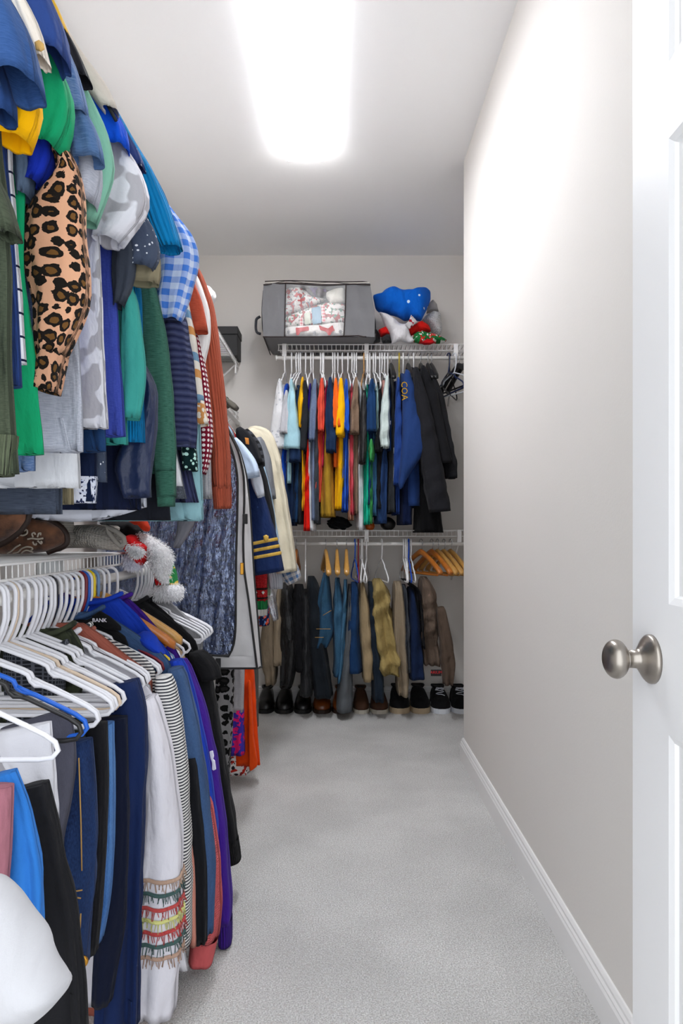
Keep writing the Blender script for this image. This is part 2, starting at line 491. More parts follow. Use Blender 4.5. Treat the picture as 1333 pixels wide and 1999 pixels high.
def lathe_x(prof, cx, cy, cz, n=40):
    V = [(cx-d, cy+r*math.cos(2*math.pi*j/n), cz+r*math.sin(2*math.pi*j/n)) for d, r in prof for j in range(n)]
    R = np.array(V).reshape(len(prof), n, 3)
    return ring_mesh(R, True, True)
def brushed():
    t = NT('brushed_nickel'); co = t.n('TexCoord').outputs['Object']
    t.b.inputs['Base Color'].default_value = lin('#a39c94'); t.b.inputs['Metallic'].default_value = 1
    t.b.inputs['Roughness'].default_value = .3; t.b.inputs['Anisotropic'].default_value = .4
    bp = t.n('Bump', Strength=.08, Distance=.0005, Height=t.noise(t.scale(co, 900, 30, 30), 1.0, 2.0)); t.put(t.b.inputs['Normal'], bp.outputs[0])
    return t.m
M_nick = brushed()
ky, kz = 1.008, .864
v, f = lathe_x([(0, .0345), (.004, .0345), (.006, .033), (.008, .031), (.014, .022), (.019, .0145), (.022, .0128), (.033, .0122)], DX, ky, kz)
kr = link_mesh('knob_rosette', v, f, M_nick, dr); kr['label'] = 'brushed nickel flared rosette'
prof = [(.0325, .0105), (.034, .0135), (.036, .0135), (.0365, .0125)]
for i in range(13):
    a = math.radians(152-i*12); prof.append((.0505-.0165*math.cos(a)*(-1)*-1 if False else .0505-.0165*math.cos(a), .0275*math.sin(a)**.9 if math.sin(a) > 0 else .001))
prof = sorted(prof[:4])+sorted(prof[4:], key=lambda p: p[0])
v, f = lathe_x(prof, DX, ky, kz)
kb = link_mesh('knob', v, f, M_nick, dr); kb['label'] = 'round brushed nickel door knob'

# ------------------------------------------------------------------ ceiling light
LX0, LX1, LY1, LZ = -.2445, -.0516, 3.14, 2.675
lt = thing('ceiling_light', 'long glowing white wraparound ceiling light fixture', 'ceiling light', ((LX0+LX1)/2, LY1-.61, H))
def emis(name, c, s):
    t = NT(name); t.b.inputs['Base Color'].default_value = lin('#f5f5f5'); t.b.inputs['Emission Color'].default_value = lin(c)
    t.b.inputs['Emission Strength'].default_value = s; return t.m
bbox('fixture_pan', LX0+.01, LX1-.01, LY1-1.22, LY1, H-.03, H-.0005, M_trim, lt)
pr = [(LX0+.004, H-.03), (LX0+.006, LZ+.02), (LX0+.02, LZ+.004), (LX0+.05, LZ), (LX1-.05, LZ), (LX1-.02, LZ+.004), (LX1-.006, LZ+.02), (LX1-.004, H-.03)]
V = [(x, y, z) for y in (LY1-1.21, LY1-.012) for x, z in pr]; k = len(pr)
link_mesh('diffuser_lens', V, [(i, i+1, k+i+1, k+i) for i in range(2, k-3)], emis('glowing_acrylic_lens', '#f6f9ff', LAMP_POWER), lt, smooth=False)
link_mesh('lens_side', V, [(i, i+1, k+i+1, k+i) for i in (0, 1, k-3, k-2)], emis('dimmer_lens_side', '#f6f9ff', LAMP_POWER*.04), lt, smooth=False)
M_cap = emis('lit_white_end_cap', '#ffffff', LAMP_POWER*.4)
for y in (LY1-1.22, LY1-.012):
    V = [(x, yy, z) for yy in (y, y+.012) for x, z in [(LX0-.002, H-.001), (LX0-.002, LZ+.016), (LX0+.02, LZ-.003), (LX1-.02, LZ-.003), (LX1+.002, LZ+.016), (LX1+.002, H-.001)]]
    link_mesh('end_cap', V, [(i, (i+1) % 6, 6+(i+1) % 6, 6+i) for i in range(6)]+[tuple(range(5, -1, -1)), tuple(range(6, 12))], M_cap, lt, smooth=False)

# ------------------------------------------------------------------ wire shelves and rods
M_wire = solid('white_vinyl_coated_wire', '#f0efee', rough=.4)
XS = -.62            # front lip of the left shelves
def wire_shelf(name, label, axis, lip, wall, a0, a1, z, drop, sp=.0254, brackets=()):
    """axis 'y': shelf runs along Y on the left wall; axis 'x': along X on the back wall. lip / wall: coordinate across."""
    def P(c, a, zz): return (c, a, zz) if axis == 'y' else (a, c, zz)
    root = thing(name, label, 'wire shelf', P((lip+wall)/2, (a0+a1)/2, z))
    for c, zz, r in ((lip, z, .0032), (lip, z-drop, .0032), ((lip+wall)/2, z-.004, .0028), (wall+(.004 if axis == 'y' else -.004), z, .003)):
        v, f = wire([P(c, a0, zz), P(c, a1, zz)], r, 6); link_mesh('rail', v, f, M_wire, root)
    n = int((a1-a0)/sp); me = None
    for i in range(n+1):
        a = a0+.004+i*sp
        if a > a1: break
        if me is None:
            v, f = wire([P(wall+(.003 if axis == 'y' else -.003), a, z+.002), P(lip, a, z+.002), P(lip, a, z-drop)], .0019, 5)
            w = link_mesh('wire', v, f, M_wire, root); me = w
        else:
            w = me.copy(); COL.objects.link(w); w.location = P(0, i*sp, 0) if axis == 'y' else (i*sp, 0, 0)
            if axis == 'y': w.location = (0, i*sp, 0)
    s = 1 if axis == 'y' else -1
    for b in brackets:              # strut from lip down to the wall, and a hook that carries the rod
        v, f = wire([P(lip, b, z-drop), P(wall+s*.003, b, z-.30)], .005, 6); link_mesh('brace', v, f, M_wire, root)
        o = bbox('rod_hook', *(sorted((lip-.004, lip+.004))+[b-.012, b+.012] if axis == 'y' else [b-.012, b+.012]+sorted((lip-.004, lip+.004))), z-drop-.055, z+.004, M_wire, root)
    return root
SL = wire_shelf('wire_shelf', 'white wire shelf on left wall carrying boots and knit hats', 'y', XS, XL, .62, 2.10, .983, .03)
wire_shelf('wire_shelf', 'white wire shelf high on left wall with a black box at its far end', 'y', XS, XL, .40, YB-.01, 2.085, .03, brackets=(4.30,))
wire_shelf('wire_shelf', 'white wire shelf on left wall just above the garment bag', 'y', XS, XL, 2.42, YB-.01, 1.785, .03, brackets=(4.30,))
YS = 4.12
wire_shelf('wire_shelf', 'upper white wire shelf on back wall under grey storage bag', 'x', YS, YB, -.352, XN-.002, 2.127, .034, brackets=(-.315, .157, .67))
wire_shelf('wire_shelf', 'lower white wire shelf on back wall above the hanging trousers', 'x', YS, YB, -.40, XN-.002, 1.059, .034, brackets=(.157, .69))
M_rod = solid('white_rod_enamel', '#e9e7e3', rough=.35)
def rod(label, p0, p1, r=.0125):
    t = thing('closet_rod', label, 'closet rod', tuple((np.array(p0)+np.array(p1))/2))
    v, f = wire([p0, p1], r, 14); link_mesh('tube', v, f, M_rod, t)
    d = np.array(p1)-np.array(p0); d = d/np.linalg.norm(d)
    for p in (p0, p1):
        p = np.array(p); s = 1 if p is p0 else -1
        v, f = wire([p-d*.004, p+d*.004], r*1.5, 14); link_mesh('end_cap', v, f, M_rod, t)
XROD = -.62
rod('white rod of lower left rack crowded with plastic hangers', (XROD, .62, .92), (XROD, 2.44, .92))
rod('white rod of upper left rack hidden behind the shirts', (XROD, .45, 2.03), (XROD, 2.40, 2.03))
rod('white rod holding the garment bag and coats', (XROD, 2.42, 1.715), (XROD, 4.40, 1.715))
rod('white rod of upper back rack holding colourful shirts', (-.36, YS, 2.05), (XN-.004, YS, 2.05), .0105)
rod('white rod of lower back rack holding trousers', (-.275, YS, .982), (XN-.004, YS, .982), .0105)
# ------------------------------------------------------------------ garments on the left racks
_seed = [100]
def sd():
    _seed[0] += 7; return _seed[0]
def Xpx(X, Y): return CX+X*F/Y
def Zpx(z, Y): return CY-(z-EYE)*F/Y
def bust(root, Y, edge, mat, hd=.013, name='body', rodx=XROD, rise=.085, neck=.062, amax=.275, xmin=-.895, hemcurve=0.0, fold=.006, wave=.008, seed=None, cuffmat=None):
    """hanging torso: edge = photo points of its room-side outline from shoulder tip to hem, at depth Y"""
    pts = []
    e = [W(p[0], p[1], Y) for p in edge]
    zs, xs = e[0][2], e[0][0]
    for fr_, dz in ((0., rise), (.12, rise*.93), (.5, rise*.5), (.85, rise*.13)):
        a = neck+(xs-rodx-neck)*fr_
        pts.append((Xpx(rodx, Y), Zpx(zs+dz, Y), 2*a*F/Y))
    for w in e:
        a = min(w[0]-rodx, amax); c = w[0]-a
        if c-a < xmin: a = (w[0]-xmin)/2; c = w[0]-a
        pts.append((Xpx(c, Y), Zpx(w[2], Y), 2*a*F/Y))
    return tube(pts, Y, [hd*.7, hd, hd*1.15], name, root, mat, seed or sd(), horiz=True, fold=fold, wave=wave, n=44, e=.62, cross=.2, hemcurve=hemcurve)
def neckband(root, Y, z, mat, a=.066, b=.02, rodx=XROD):
    th = np.linspace(0, 2*math.pi, 24, endpoint=False)
    P = np.stack([rodx+a*np.cos(th), Y+b*np.sin(th), z+.012*np.cos(2*th)], 1)
    v, f = wire(P, .006, 6, closed=True); link_mesh('collar', v, f, mat, root, uv=v[:, :2])
GUL = 'clothes on the upper left rack'; GLL = 'clothes on the lower left rack'; GLH = 'long clothes beyond the garment bag'
def top(name, label, cat, Y, mat, hem=None, sleeve=None, sh=None, under=None, hd=.013, shd=.024, group=GUL, cuff=None, sY=None, hemcurve=0.0, lower=False, fold=None, sfold=.0072, n=32, band=None, xsh=-.465, zsh=1.785, collar=True, mid=None, rise=None, neck=.062):
    if lower: xsh, zsh = -.405, .735
    shp = sh if sh else (Xpx(xsh, Y), Zpx(zsh, Y))
    zrod = .92 if lower else 2.03
    root = thing(name, label, cat, (XROD, Y, zrod), group)
    edge = [shp]
    if mid: edge += mid
    elif hem:
        w0, w1 = W(*shp, Y), W(*hem, Y)
        edge.append((Xpx(min(w0[0], w1[0])-.012+.0*w1[0], Y), Zpx(w0[2]-.16, Y)))
    if hem is None: hem = (Xpx(-.50 if Y > 1.0 else -.53, Y), Zpx(zsh-.50, Y))
    edge.append(hem)
    rise = rise or (.11 if lower else .085)
    b = bust(root, Y, edge, mat, hd, fold=fold or .006, hemcurve=hemcurve, rise=rise, neck=neck)
    zt = W(*shp, Y)[2]+rise
    if collar: neckband(root, Y, zt, mat, a=neck+.004)
    if band is not None:      # rib band at the hem
        w = W(*hem, Y)
        a = min(w[0]-XROD, .275); c = w[0]-a
        tube([(Xpx(c, Y), Zpx(w[2]+.05, Y), 2*a*F/Y*1.0), (Xpx(c, Y), Zpx(w[2]-.003, Y), 2*a*F/Y*.985)], Y, hd*1.25, 'hem_band', root, band, sd(), horiz=True, fold=.003, n=40, e=.62, cap0=False)
    if sleeve:
        if not lower and Y < 1.92:      # the sleeve comes down from the shoulder behind the neighbouring garment
            x0, y0, w0 = sleeve[0]; d = .085*F/Y
            sleeve = [(x0-.47*d, y0-.88*d, w0*.75)]+list(sleeve)
        s_ = tube(sleeve, sY if sY else Y-.012, shd, 'sleeve', root, mat, sd(), fold=sfold, n=n, cross=.5, e=.8, wave=.0035, round0=.035, hz=.75)
        if cuff is not None:
            (x0, y0), (x1, y1) = sleeve[-2][:2], sleeve[-1][:2]
            d = math.hypot(x1-x0, y1-y0); ux, uy = (x1-x0)/d, (y1-y0)/d; w = sleeve[-1][2]
            Lc = .055*F/Y
            tube([(x1-ux*4, y1-uy*4, w*1.02), (x1+ux*Lc, y1+uy*Lc, w*.9)], sY if sY else Y-.012, shd*1.0, 'cuff', root, cuff, sd(), fold=.002, n=n, cap0=False)
    return root
T = top
T('shirt', 'light denim-blue shirt sleeve at the top left corner', 'shirt', .93, fab('#4f86b8','denim','#6fa0cc'), sleeve=q(1,[(-20,-90,90),(15,30,100),(40,150,80)]))
T('t_shirt', 'steel navy tee with wide sleeve at the top left edge', 'shirt', .905, fab('#2c4a7c','heather','#37568a'), sleeve=q(1,[(-60,-40,190),(30,180,300),(100,420,300),(125,570,250)]), hem=q(2,[(-30,900)])[0], shd=.045)
T('t_shirt', 'dark navy tee sleeve hanging below the steel navy one', 'shirt', .925, fab('#243e6e'), sleeve=q(1,[(-40,400,120),(20,620,150),(35,780,120)]), hem=q(2,[(-25,950)])[0])
T('t_shirt', 'cream tee with rolled cuff and small gold print on its sleeve', 'shirt', .965, fab('#e9e0d4'), sleeve=q(1,[(70,-120,60),(170,110,115),(250,330,105),(280,420,72)]), shd=.02)
r = _roots[-1]; v, f = box(0,1,0,1,0,1)
pillow(q(1,[(225,275),(255,260),(285,285),(290,320),(265,335),(235,325)]), .925, .003, 'print', r, fab('#c9a15f'), fold=.0)
T('t_shirt', 'golden yellow tee with folded sleeve under the navy tees', 'shirt', .975, fab('#f6b500'), sleeve=q(1,[(60,420,200),(140,640,270),(130,790,290),(90,930,190)]), hem=q(2,[(30,1200)])[0], shd=.03)
T('sweater', 'dark olive knit sweater with ribbed bottom at the left edge', 'sweater', .945, fab('#4b5343','heather','#3d4537'), sleeve=q(2,[(-40,-90,110),(10,50,130),(45,170,95)]), hem=q(2,[(95,1400)])[0], mid=q(2,[(45,300),(50,800)]), band=fab('#5d6650','rib',p=.006), hd=.022)
T('t_shirt', 'royal navy tee with round sleeve opening beside the cream cuff', 'shirt', 1.015, fab('#2b437f'), sleeve=q(1,[(190,-140,150),(280,130,230),(335,290,215),(340,405,180)]), hem=q(2,[(118,945)])[0], shd=.04)
T('blouse', 'white blouse with navy window-pane grid between navy and green tees', 'shirt', 1.04, fab('#e9eaf0','grid','#1a2140',p=.034,q2=.9), hem=q(2,[(128,830)])[0])
T('t_shirt', 'kelly green tee with wavy sleeve opening', 'shirt', 1.075, fab('#159a67'), sleeve=q(1,[(330,430,110),(350,620,250),(320,830,320),(245,970,250)]), hem=q(2,[(235,1300)])[0], mid=q(2,[(130,350),(180,700)]), shd=.04)
T('denim_shirt', 'slate chambray top behind the green tee', 'shirt', 1.088, fab('#4d5e78','denim','#5d7088'), sleeve=q(1,[(140,900,110),(160,1100,110),(160,1290,60)]))
T('blouse', 'royal blue ruffled sleeve peeking above the leopard blouse', 'shirt', 1.098, fab('#1a34b4'), sleeve=q(1,[(290,950,150),(270,1070,190),(215,1210,90)]), fold=.008, sfold=.012)
T('blouse', 'leopard print blouse with a long gathered sleeve', 'blouse', 1.115, fab('#d3a080','leopard','#6b4a25','#1b1714',p=.0205), sleeve=q(2,[(385,-160,80),(320,-60,230),(285,110,300),(300,330,325),(325,480,290),(310,620,230),(285,740,175),(275,790,125)]), cuff=fab('#c9987a','leopard','#6b4a25','#1b1714',p=.019), shd=.032, sfold=.007, hd=.012)
T('pullover', 'blue heather knit pullover under the black sleeve', 'shirt', 1.135, fab('#4d6a9a','heather','#7389b0'), sleeve=q(1,[(400,330,90),(455,540,165),(495,760,140)]), hem=q(2,[(182,1385)])[0])
T('sweater', 'blue heather sweater with curled sleeve end', 'sweater', 1.15, fab('#46648f','heather','#5b78a3'), sleeve=q(1,[(500,720,120),(560,900,195),(575,1060,190)]))
T('t_shirt', 'light grey heather tee with round sleeve opening', 'shirt', 1.19, fab('#a6aab8','heather','#bec1cc'), sleeve=q(1,[(555,930,110),(575,1090,170),(575,1240,170),(550,1340,130)]), hem=q(2,[(435,1287)])[0], mid=q(2,[(400,620),(425,900)]), shd=.03)
T('t_shirt', 'black tee sleeve above the blue heather tops', 'shirt', 1.18, fab('#26262b'), sleeve=q(1,[(425,230,50),(480,400,120),(535,540,110)]))
T('t_shirt', 'mustard yellow tee seen as a sliver near the ceiling', 'shirt', 1.17, fab('#d8ac3c'), sleeve=q(1,[(345,40,50),(395,150,60),(428,235,40)]))
T('t_shirt', 'pale mint tee with pointed sleeve beside the bright blue one', 'shirt', 1.225, fab('#7fb7a0'), sleeve=q(1,[(555,600,50),(630,880,160),(660,1080,190),(620,1290,160),(570,1460,110)]), shd=.02)
T('blouse', 'white long top with sheer hem above the knit hats', 'blouse', 1.275, fab('#d6d8dd'), hem=q(2,[(415,1475)])[0])
T('dress', 'slate knit dress with low hem above the boots', 'dress', 1.30, fab('#3a4150','heather','#4a5261'), hem=q(2,[(318,1610)])[0])
T('cardigan', 'oatmeal cardigan sleeve with a black cord against the ceiling', 'cardigan', 1.285, fab('#cfc7bd'), sleeve=q(1,[(520,385,60),(590,510,150),(670,640,150),(725,740,90)]))
r = _roots[-1]; v, f = wire([W(*p, 1.262) for p in q(1,[(600,450),(640,520),(680,630),(720,720),(755,785)])], .0035, 6, k=1, m=14); link_mesh('cord', v, f, solid('black_cord', '#17181b', .7), r)
T('t_shirt', 'bright cobalt blue tee with cuffed sleeve', 'shirt', 1.315, fab('#0d4fd0'), sleeve=q(1,[(570,560,40),(680,740,170),(750,870,165),(765,985,135)]), shd=.032)
T('t_shirt', 'white tee with large grey cow spots', 'shirt', 1.36, fab('#e2e2ea','cow','#b3b1b8',p=.055), sleeve=q(1,[(775,970,100),(820,1130,230),(815,1320,320),(745,1480,260),(700,1580,170)]), hem=q(2,[(575,1165)])[0], mid=q(2,[(530,300),(545,700)]), shd=.035)
T('t_shirt', 'navy tee with wide dark hem below the cow-spotted tee', 'shirt', 1.385, fab('#22406b'), hem=q(2,[(560,1285)])[0])
T('khaki_top', 'khaki top with a narrow corner showing above the boots', 'shirt', 1.375, fab('#8d8368'), hem=q(2,[(385,1560)])[0])
T('tunic', 'navy tunic edged with white floral ribbon', 'shirt', 1.425, fab('#16223f'), hem=q(2,[(508,1545)])[0], band=fab('#dfe3f0','floral','#20284a','#cfd5ea',p=.012))
T('t_shirt', 'indigo tee hanging right of the cow-spotted tee', 'shirt', 1.44, fab('#3a48a4','heather','#4453ad'), hem=q(2,[(655,1205)])[0], mid=q(2,[(608,500),(622,800)]), sleeve=q(2,[(600,150,60),(600,230,60)]))
T('blouse', 'navy star blouse with frayed ruffle sleeve', 'blouse', 1.46, fab('#2b3b70','splat','#e8ecf8',p=.015,q2=.35), sleeve=q(1,[(825,920,60),(875,1010,110),(895,1105,85)]), sfold=.012)
T('t_shirt', 'slate tee flecked with white paint splatter', 'shirt', 1.475, fab('#454f63','splat','#e6ebf2',p=.012,q2=.34), sleeve=q(2,[(705,70,120),(740,180,175),(760,290,165),(735,340,120)]), hem=q(2,[(560,1445)])[0], shd=.035)
T('t_shirt', 'charcoal tee sleeve tucked under the paint-flecked one', 'shirt', 1.455, fab('#3d434f'), sleeve=q(2,[(640,160,100),(650,300,130),(640,420,110),(620,530,50)]))
T('t_shirt', 'khaki tee with sleeve edge below the paint-flecked sleeve', 'shirt', 1.50, fab('#8d846c'), sleeve=q(2,[(750,200,150),(765,330,160),(745,415,160)]))
T('t_shirt', 'sea-green tee with drooping sleeve left of the blue thermal', 'shirt', 1.49, fab('#3f9f96'), sleeve=q(2,[(680,480,70),(690,800,130),(690,1000,120),(680,1115,90)]), hem=q(2,[(670,1250)])[0], mid=q(2,[(625,500),(650,800)]))
T('thermal_shirt', 'bright teal-blue ribbed thermal with long cuffed sleeve', 'shirt', 1.575, fab('#0d84c4','rib',p=.004), sleeve=q(1,[(845,900,40),(950,1180,165),(1040,1450,195),(1110,1630,150)]), hem=q(2,[(760,1240)])[0], mid=q(2,[(745,500),(752,800)]), shd=.03)
T('blouse', 'shiny navy satin blouse with gathered sleeve', 'blouse', 1.61, fab('#18274c',rough=.45,wr=1.6), sleeve=q(2,[(785,940,60),(760,1100,120),(705,1280,190),(690,1420,190),(715,1525,150)]), sfold=.012)
T('sweater', 'navy corduroy-knit sweater with wide hem above the white hem', 'sweater', 1.64, fab('#1c2440','rib',p=.008), hem=q(2,[(735,1588)])[0])
T('shirt', 'white shirt with curved hem over the knit hats', 'shirt', 1.665, fab('#dfe2ee'), hem=q(2,[(755,1650)])[0], hemcurve=.035)
T('long_sleeve_shirt', 'dark green heather long-sleeve with deep cuff', 'shirt', 1.70, fab('#2f5a4c','heather','#447263'), sleeve=q(2,[(765,390,70),(800,700,140),(835,1000,130),(855,1280,115),(862,1400,105)]), cuff=fab('#2c5648','heather','#3d6a5b'), hem=q(2,[(820,1400)])[0])
r = _roots[-1]; tube(q(2,[(862,1390,104),(865,1570,88)]), 1.688, .022, 'cuff_panel', r, fab('#315c4e','heather','#417060'), sd(), fold=.003)
T('blouse', 'blue and white gingham blouse with puffed sleeve', 'blouse', 1.755, fab('#cdd9f2','check','#4a7fd8',p=.03), sleeve=q(2,[(850,20,60),(905,140,170),(935,270,210),(915,400,190),(895,540,150),(890,610,110)]), shd=.04, sfold=.01)
T('dress', 'black dress hem behind the navy satin blouse', 'dress', 1.72, fab('#20222a'), hem=q(2,[(890,1642)])[0])
T('t_shirt', 'white tee hem beside the dark green cuff', 'shirt', 1.765, fab('#e4e6ec'), hem=q(2,[(952,1465)])[0])
T('sweater', 'navy sweater with wavy ridged knit sleeve', 'sweater', 1.79, fab('#23284a','ribh','#4a5073',p=.008), sleeve=q(2,[(900,560,120),(920,800,170),(940,1050,172),(945,1270,148)]), shd=.04)
T('sweater', 'slate knit sweater hem below the white tee', 'sweater', 1.80, fab('#59616f','knit','#7a818d',p=.006), hem=q(2,[(975,1530)])[0])
T('blouse', 'black blouse sleeve with white and green sequins', 'blouse', 1.815, fab('#0d2628','splat','#bfe8de',p=.012,q2=.75), sleeve=q(2,[(975,1180,60),(985,1290,85),(990,1385,80)]))
T('sweater', 'indigo ribbed cardigan hem above the aqua sweatshirt', 'cardigan', 1.83, fab('#3d4266','rib',p=.008), hem=q(2,[(1035,1550)])[0])
T('sweatshirt', 'pale aqua sweatshirt with wide hem band', 'sweatshirt', 1.85, fab('#8cb7c0'), hem=q(2,[(1062,1640)])[0], band=fab('#86b1ba'), mid=q(2,[(1000,700),(1045,1150)]))
T('cardigan', 'tan and blue striped cardigan with fluffy rolled cuff', 'cardigan', 1.865, fab('#d8d2c8','bands',c3=['#c48a4f','#d9d4cb','#6f93b0','#d6d0c6'],p=.11), sleeve=q(2,[(955,460,30),(985,700,75),(1010,950,85),(1030,1040,70)]), cuff=fab('#e3ddd0','cow','#c98d52',p=.02))
T('t_shirt', 'rust red tee with short sleeve above a white sleeve', 'shirt', 1.90, fab('#a8452f','heather','#b9543b'), sleeve=q(2,[(975,350,25),(1015,510,85),(1040,665,85)]))
T('dress', 'burgundy dress with white polka dots', 'dress', 1.93, fab('#76142c','dots','#f0e6e6',p=.0135,q2=.3), sleeve=q(2,[(1025,680,20),(1050,900,60),(1070,1150,72),(1070,1310,64),(1058,1405,20)]))
T('t_shirt', 'white tee with pointed sleeve between rust and terracotta', 'shirt', 1.945, fab('#e6e4e3'), sleeve=q(2,[(1005,350,30),(1045,540,95),(1060,710,70),(1035,860,35)]), hem=q(2,[(1050,1330)])[0])
T('t_shirt', 'light grey tee behind the polka-dot dress', 'shirt', 1.965, fab('#9a9a9f','heather','#aaaaae'), sleeve=q(2,[(1072,1200,40),(1078,1530,46)]))
T('cardigan', 'grey cardigan with a twisted sleeve end over the garment bag', 'cardigan', 1.975, fab('#75757d'), sleeve=q(2,[(965,1540,110),(975,1640,105),(955,1700,60),(918,1785,30)]), collar=False)
T('sweater', 'terracotta ribbed sweater with long cuffed sleeve', 'sweater', 2.03, fab('#b0563f','rib',p=.004), sleeve=q(2,[(1015,325,45),(1060,510,105),(1105,880,120),(1145,1250,108),(1155,1480,98)]), cuff=fab('#a9513b','rib',p=.003), hem=q(2,[(1110,1500)])[0], shd=.035)

# ------------------------------------------------------------------ plastic hangers
def hanger_mesh():
    hook = [(-.012+.0, 0, -.045)]
    hook = [(-.021, 0, -.020)]+[(.0195*math.cos(a), 0, .0195*math.sin(a)-.006) for a in np.linspace(math.pi*1.0, -.15, 12)]
    hook += [(.019, 0, -.05), (.010, 0, -.078), (.0, 0, -.098)]
    side = lambda s: [(s*x, 0, z) for x, z in ((0, -.098), (.03, -.109), (.082, -.128), (.094, -.134), (.099, -.145), (.107, -.153), (.118, -.153), (.128, -.156), (.165, -.174), (.193, -.188), (.208, -.199), (.212, -.211), (.204, -.221), (.185, -.224))]
    R = side(1); Lf = side(-1)
    a = wire(hook, .0040, 6, k=1, m=26)
    loop = R+[(0, 0, -.224)]+Lf[::-1][:-1]
    b = wire(loop, .0040, 6, closed=True)
    tab = [wire([(s*.128, 0, -.156), (s*.108, 0, -.147), (s*.1, 0, -.143)], .0034, 6) for s in (1, -1)]
    return join(a, b, *tab)
_hm = {}
def plastic_hanger(label, col, loc, yaw=0.0, tilt=0.0, group=None, name='plastic_hanger', sc=1.0, cname='plastic'):
    if 'v' not in _hm: _hm['v'] = hanger_mesh()
    k = (col,)
    if k not in _hm:
        me = bpy.data.meshes.new('hanger'); me.from_pydata(_hm['v'][0].tolist(), [], [list(f) for f in _hm['v'][1]])
        me.polygons.foreach_set('use_smooth', np.ones(len(me.polygons), bool))
        me.materials.append(solid('hanger_plastic_'+col.strip('#'), col, rough=.38)); _hm[k] = me
    o = bpy.data.objects.new(name, _hm[k]); COL.objects.link(o)
    o.location = loc; o.rotation_euler = (tilt, 0, yaw); o.scale = (sc, sc, sc)
    return tag(o, label, 'hanger', group)
rnd = random.Random(5)
ORD = 'first second third fourth fifth sixth seventh eighth ninth tenth eleventh twelfth thirteenth fourteenth fifteenth sixteenth seventeenth eighteenth nineteenth twentieth'.split()
ORD += ['twenty-'+w for w in ORD[:9]]+['thirtieth']+['thirty-'+w for w in ORD[:9]]
WHL = 'white plastic tube hanger crowded on the lower left rod'; GHL = 'white hangers on the lower left rod'
def hl(pxhook, col='#e8e8ee', label=WHL, group=GHL, yaw=None, Y=None):
    Yh = Y or .598*F/(CX-pxhook)
    plastic_hanger(label, col, (XROD, Yh, .936), yaw if yaw is not None else rnd.uniform(-.14, .10), rnd.uniform(-.05, .05), group)
hl(0, Y=1.035, yaw=.02, label='white plastic hanger nearest the camera above blue leggings', group=None)
hl(0, Y=1.125, col='#1d1c1e', yaw=.03, label='black plastic hanger beside the blue one', group=None)
hl(0, Y=1.155, col='#1463d2', yaw=.0, label='blue plastic hanger beside the black one', group=None)
for i_, (Y_, a_) in enumerate(((1.205, 0), (1.225, -.05), (1.30, .04), (1.335, -.1))):
    hl(0, Y=Y_, yaw=a_, label='white plastic hanger, %s behind the blue one on the lower left rod' % ORD[i_])
_no = [0]
for x in (12, 44, 60, 74, 83, 93, 102, 110, 123, 134, 144, 155, 164, 181, 206, 215, 231): hl(x, label='white plastic hanger, %s white hook from the left edge of the lower rod' % ORD[_no[0]]); _no[0] += 1
hl(37, col='#d8c3ac', label='beige plastic hanger among the white ones', group=None, yaw=0)
hl(114, col='#22232b', label='dark plastic hanger hook squeezed between white ones', group=None)
hl(171.5, col='#7c1d2c', label='maroon plastic hanger hook beside blue and yellow hangers', group=None)
hl(176.5, col='#1c5cc0', label='royal blue hanger hook between maroon and yellow hangers', group=None)
hl(187, col='#f0d010', label='yellow plastic hanger near the lettered black tee', group=None)
hl(195, col='#6f94c0', label='light steel-blue plastic hanger right of the yellow one', group=None)
for i_, x in enumerate((271, 279, 286, 291.5, 296, 300)): hl(x, yaw=rnd.uniform(-.05, .02), label='white plastic hanger, %s in the cluster below the santa hat' % ORD[i_])

# ------------------------------------------------------------------ clothes on the lower left rack
def LT(name, label, cat, Y, mat, **kw):
    kw.setdefault('group', GLL)
    return top(name, label, cat, Y, mat, lower=True, **kw)
def drape(name, label, cat, Y, mat, pts, hd=.022, group=GLL, fold=.006, at=None, e=.7, n=60, part='body', wave=.011, lean=0.0, **kw):
    root = thing(name, label, cat, tuple(W(pts[0][0], pts[0][1], Y)), group)
    tube(pts, Y, hd, part, root, mat, sd(), fold=fold, n=n, e=e, wave=wave, lean=lean, **kw)
    return root
r = thing('shirt', 'blurry white garment in the bottom left corner', 'shirt', W(40, 1760, .78), GLL)
pillow(q(4,[(-80,1290),(30,1390),(190,1560),(330,1785),(335,1830),(250,1930),(120,2030),(-80,2200)]), .78, .05, 'sleeve', r, fab('#bcbcc0',wr=1.0), 5, fold=.014)
drape('leggings', 'mauve pink leggings folded over a hanger at the left edge', 'trousers', .935, fab('#9c6672'), q(4,[(0,836,118),(0,1000,112),(-10,1250,100),(-25,1480,90)]), hd=.014)
drape('leggings', 'bright blue leggings folded over a hanger beside mauve pair', 'trousers', .975, fab('#2f74c4'), q(4,[(20,772,128),(50,900,190),(100,1250,232),(118,1500,200),(130,1680,175)]), hd=.016, fold=.009)
drape('trousers', 'black trousers right of the blue leggings', 'trousers', 1.04, fab('#1d1d20'), q(4,[(150,835,170),(195,1050,180),(250,1450,220),(285,1800,230),(290,2040,230)]), hd=.018, fold=.009)
drape('trousers', 'white trousers folded over a hanger near the blue hanger', 'trousers', 1.10, fab('#d3d3da'), q(4,[(110,548,280),(125,640,250),(150,760,240),(235,830,90),(255,1010,45)]), hd=.013)
drape('jeans', 'charcoal grey jeans folded over a hanger', 'jeans', 1.165, fab('#4a4a56','denim','#565663'), q(4,[(170,505,340),(210,640,330),(260,800,210),(285,900,130),(265,1080,70),(262,1290,62)]), hd=.016)
r = drape('jeans', 'dark blue jeans with a brass waist button near the floor', 'jeans', 1.20, fab('#141f3e','denim','#2a4270'), q(4,[(330,630,240),(375,850,185),(378,1250,185),(370,1520,140),(385,1705,92)]), hd=.022, fold=.009)
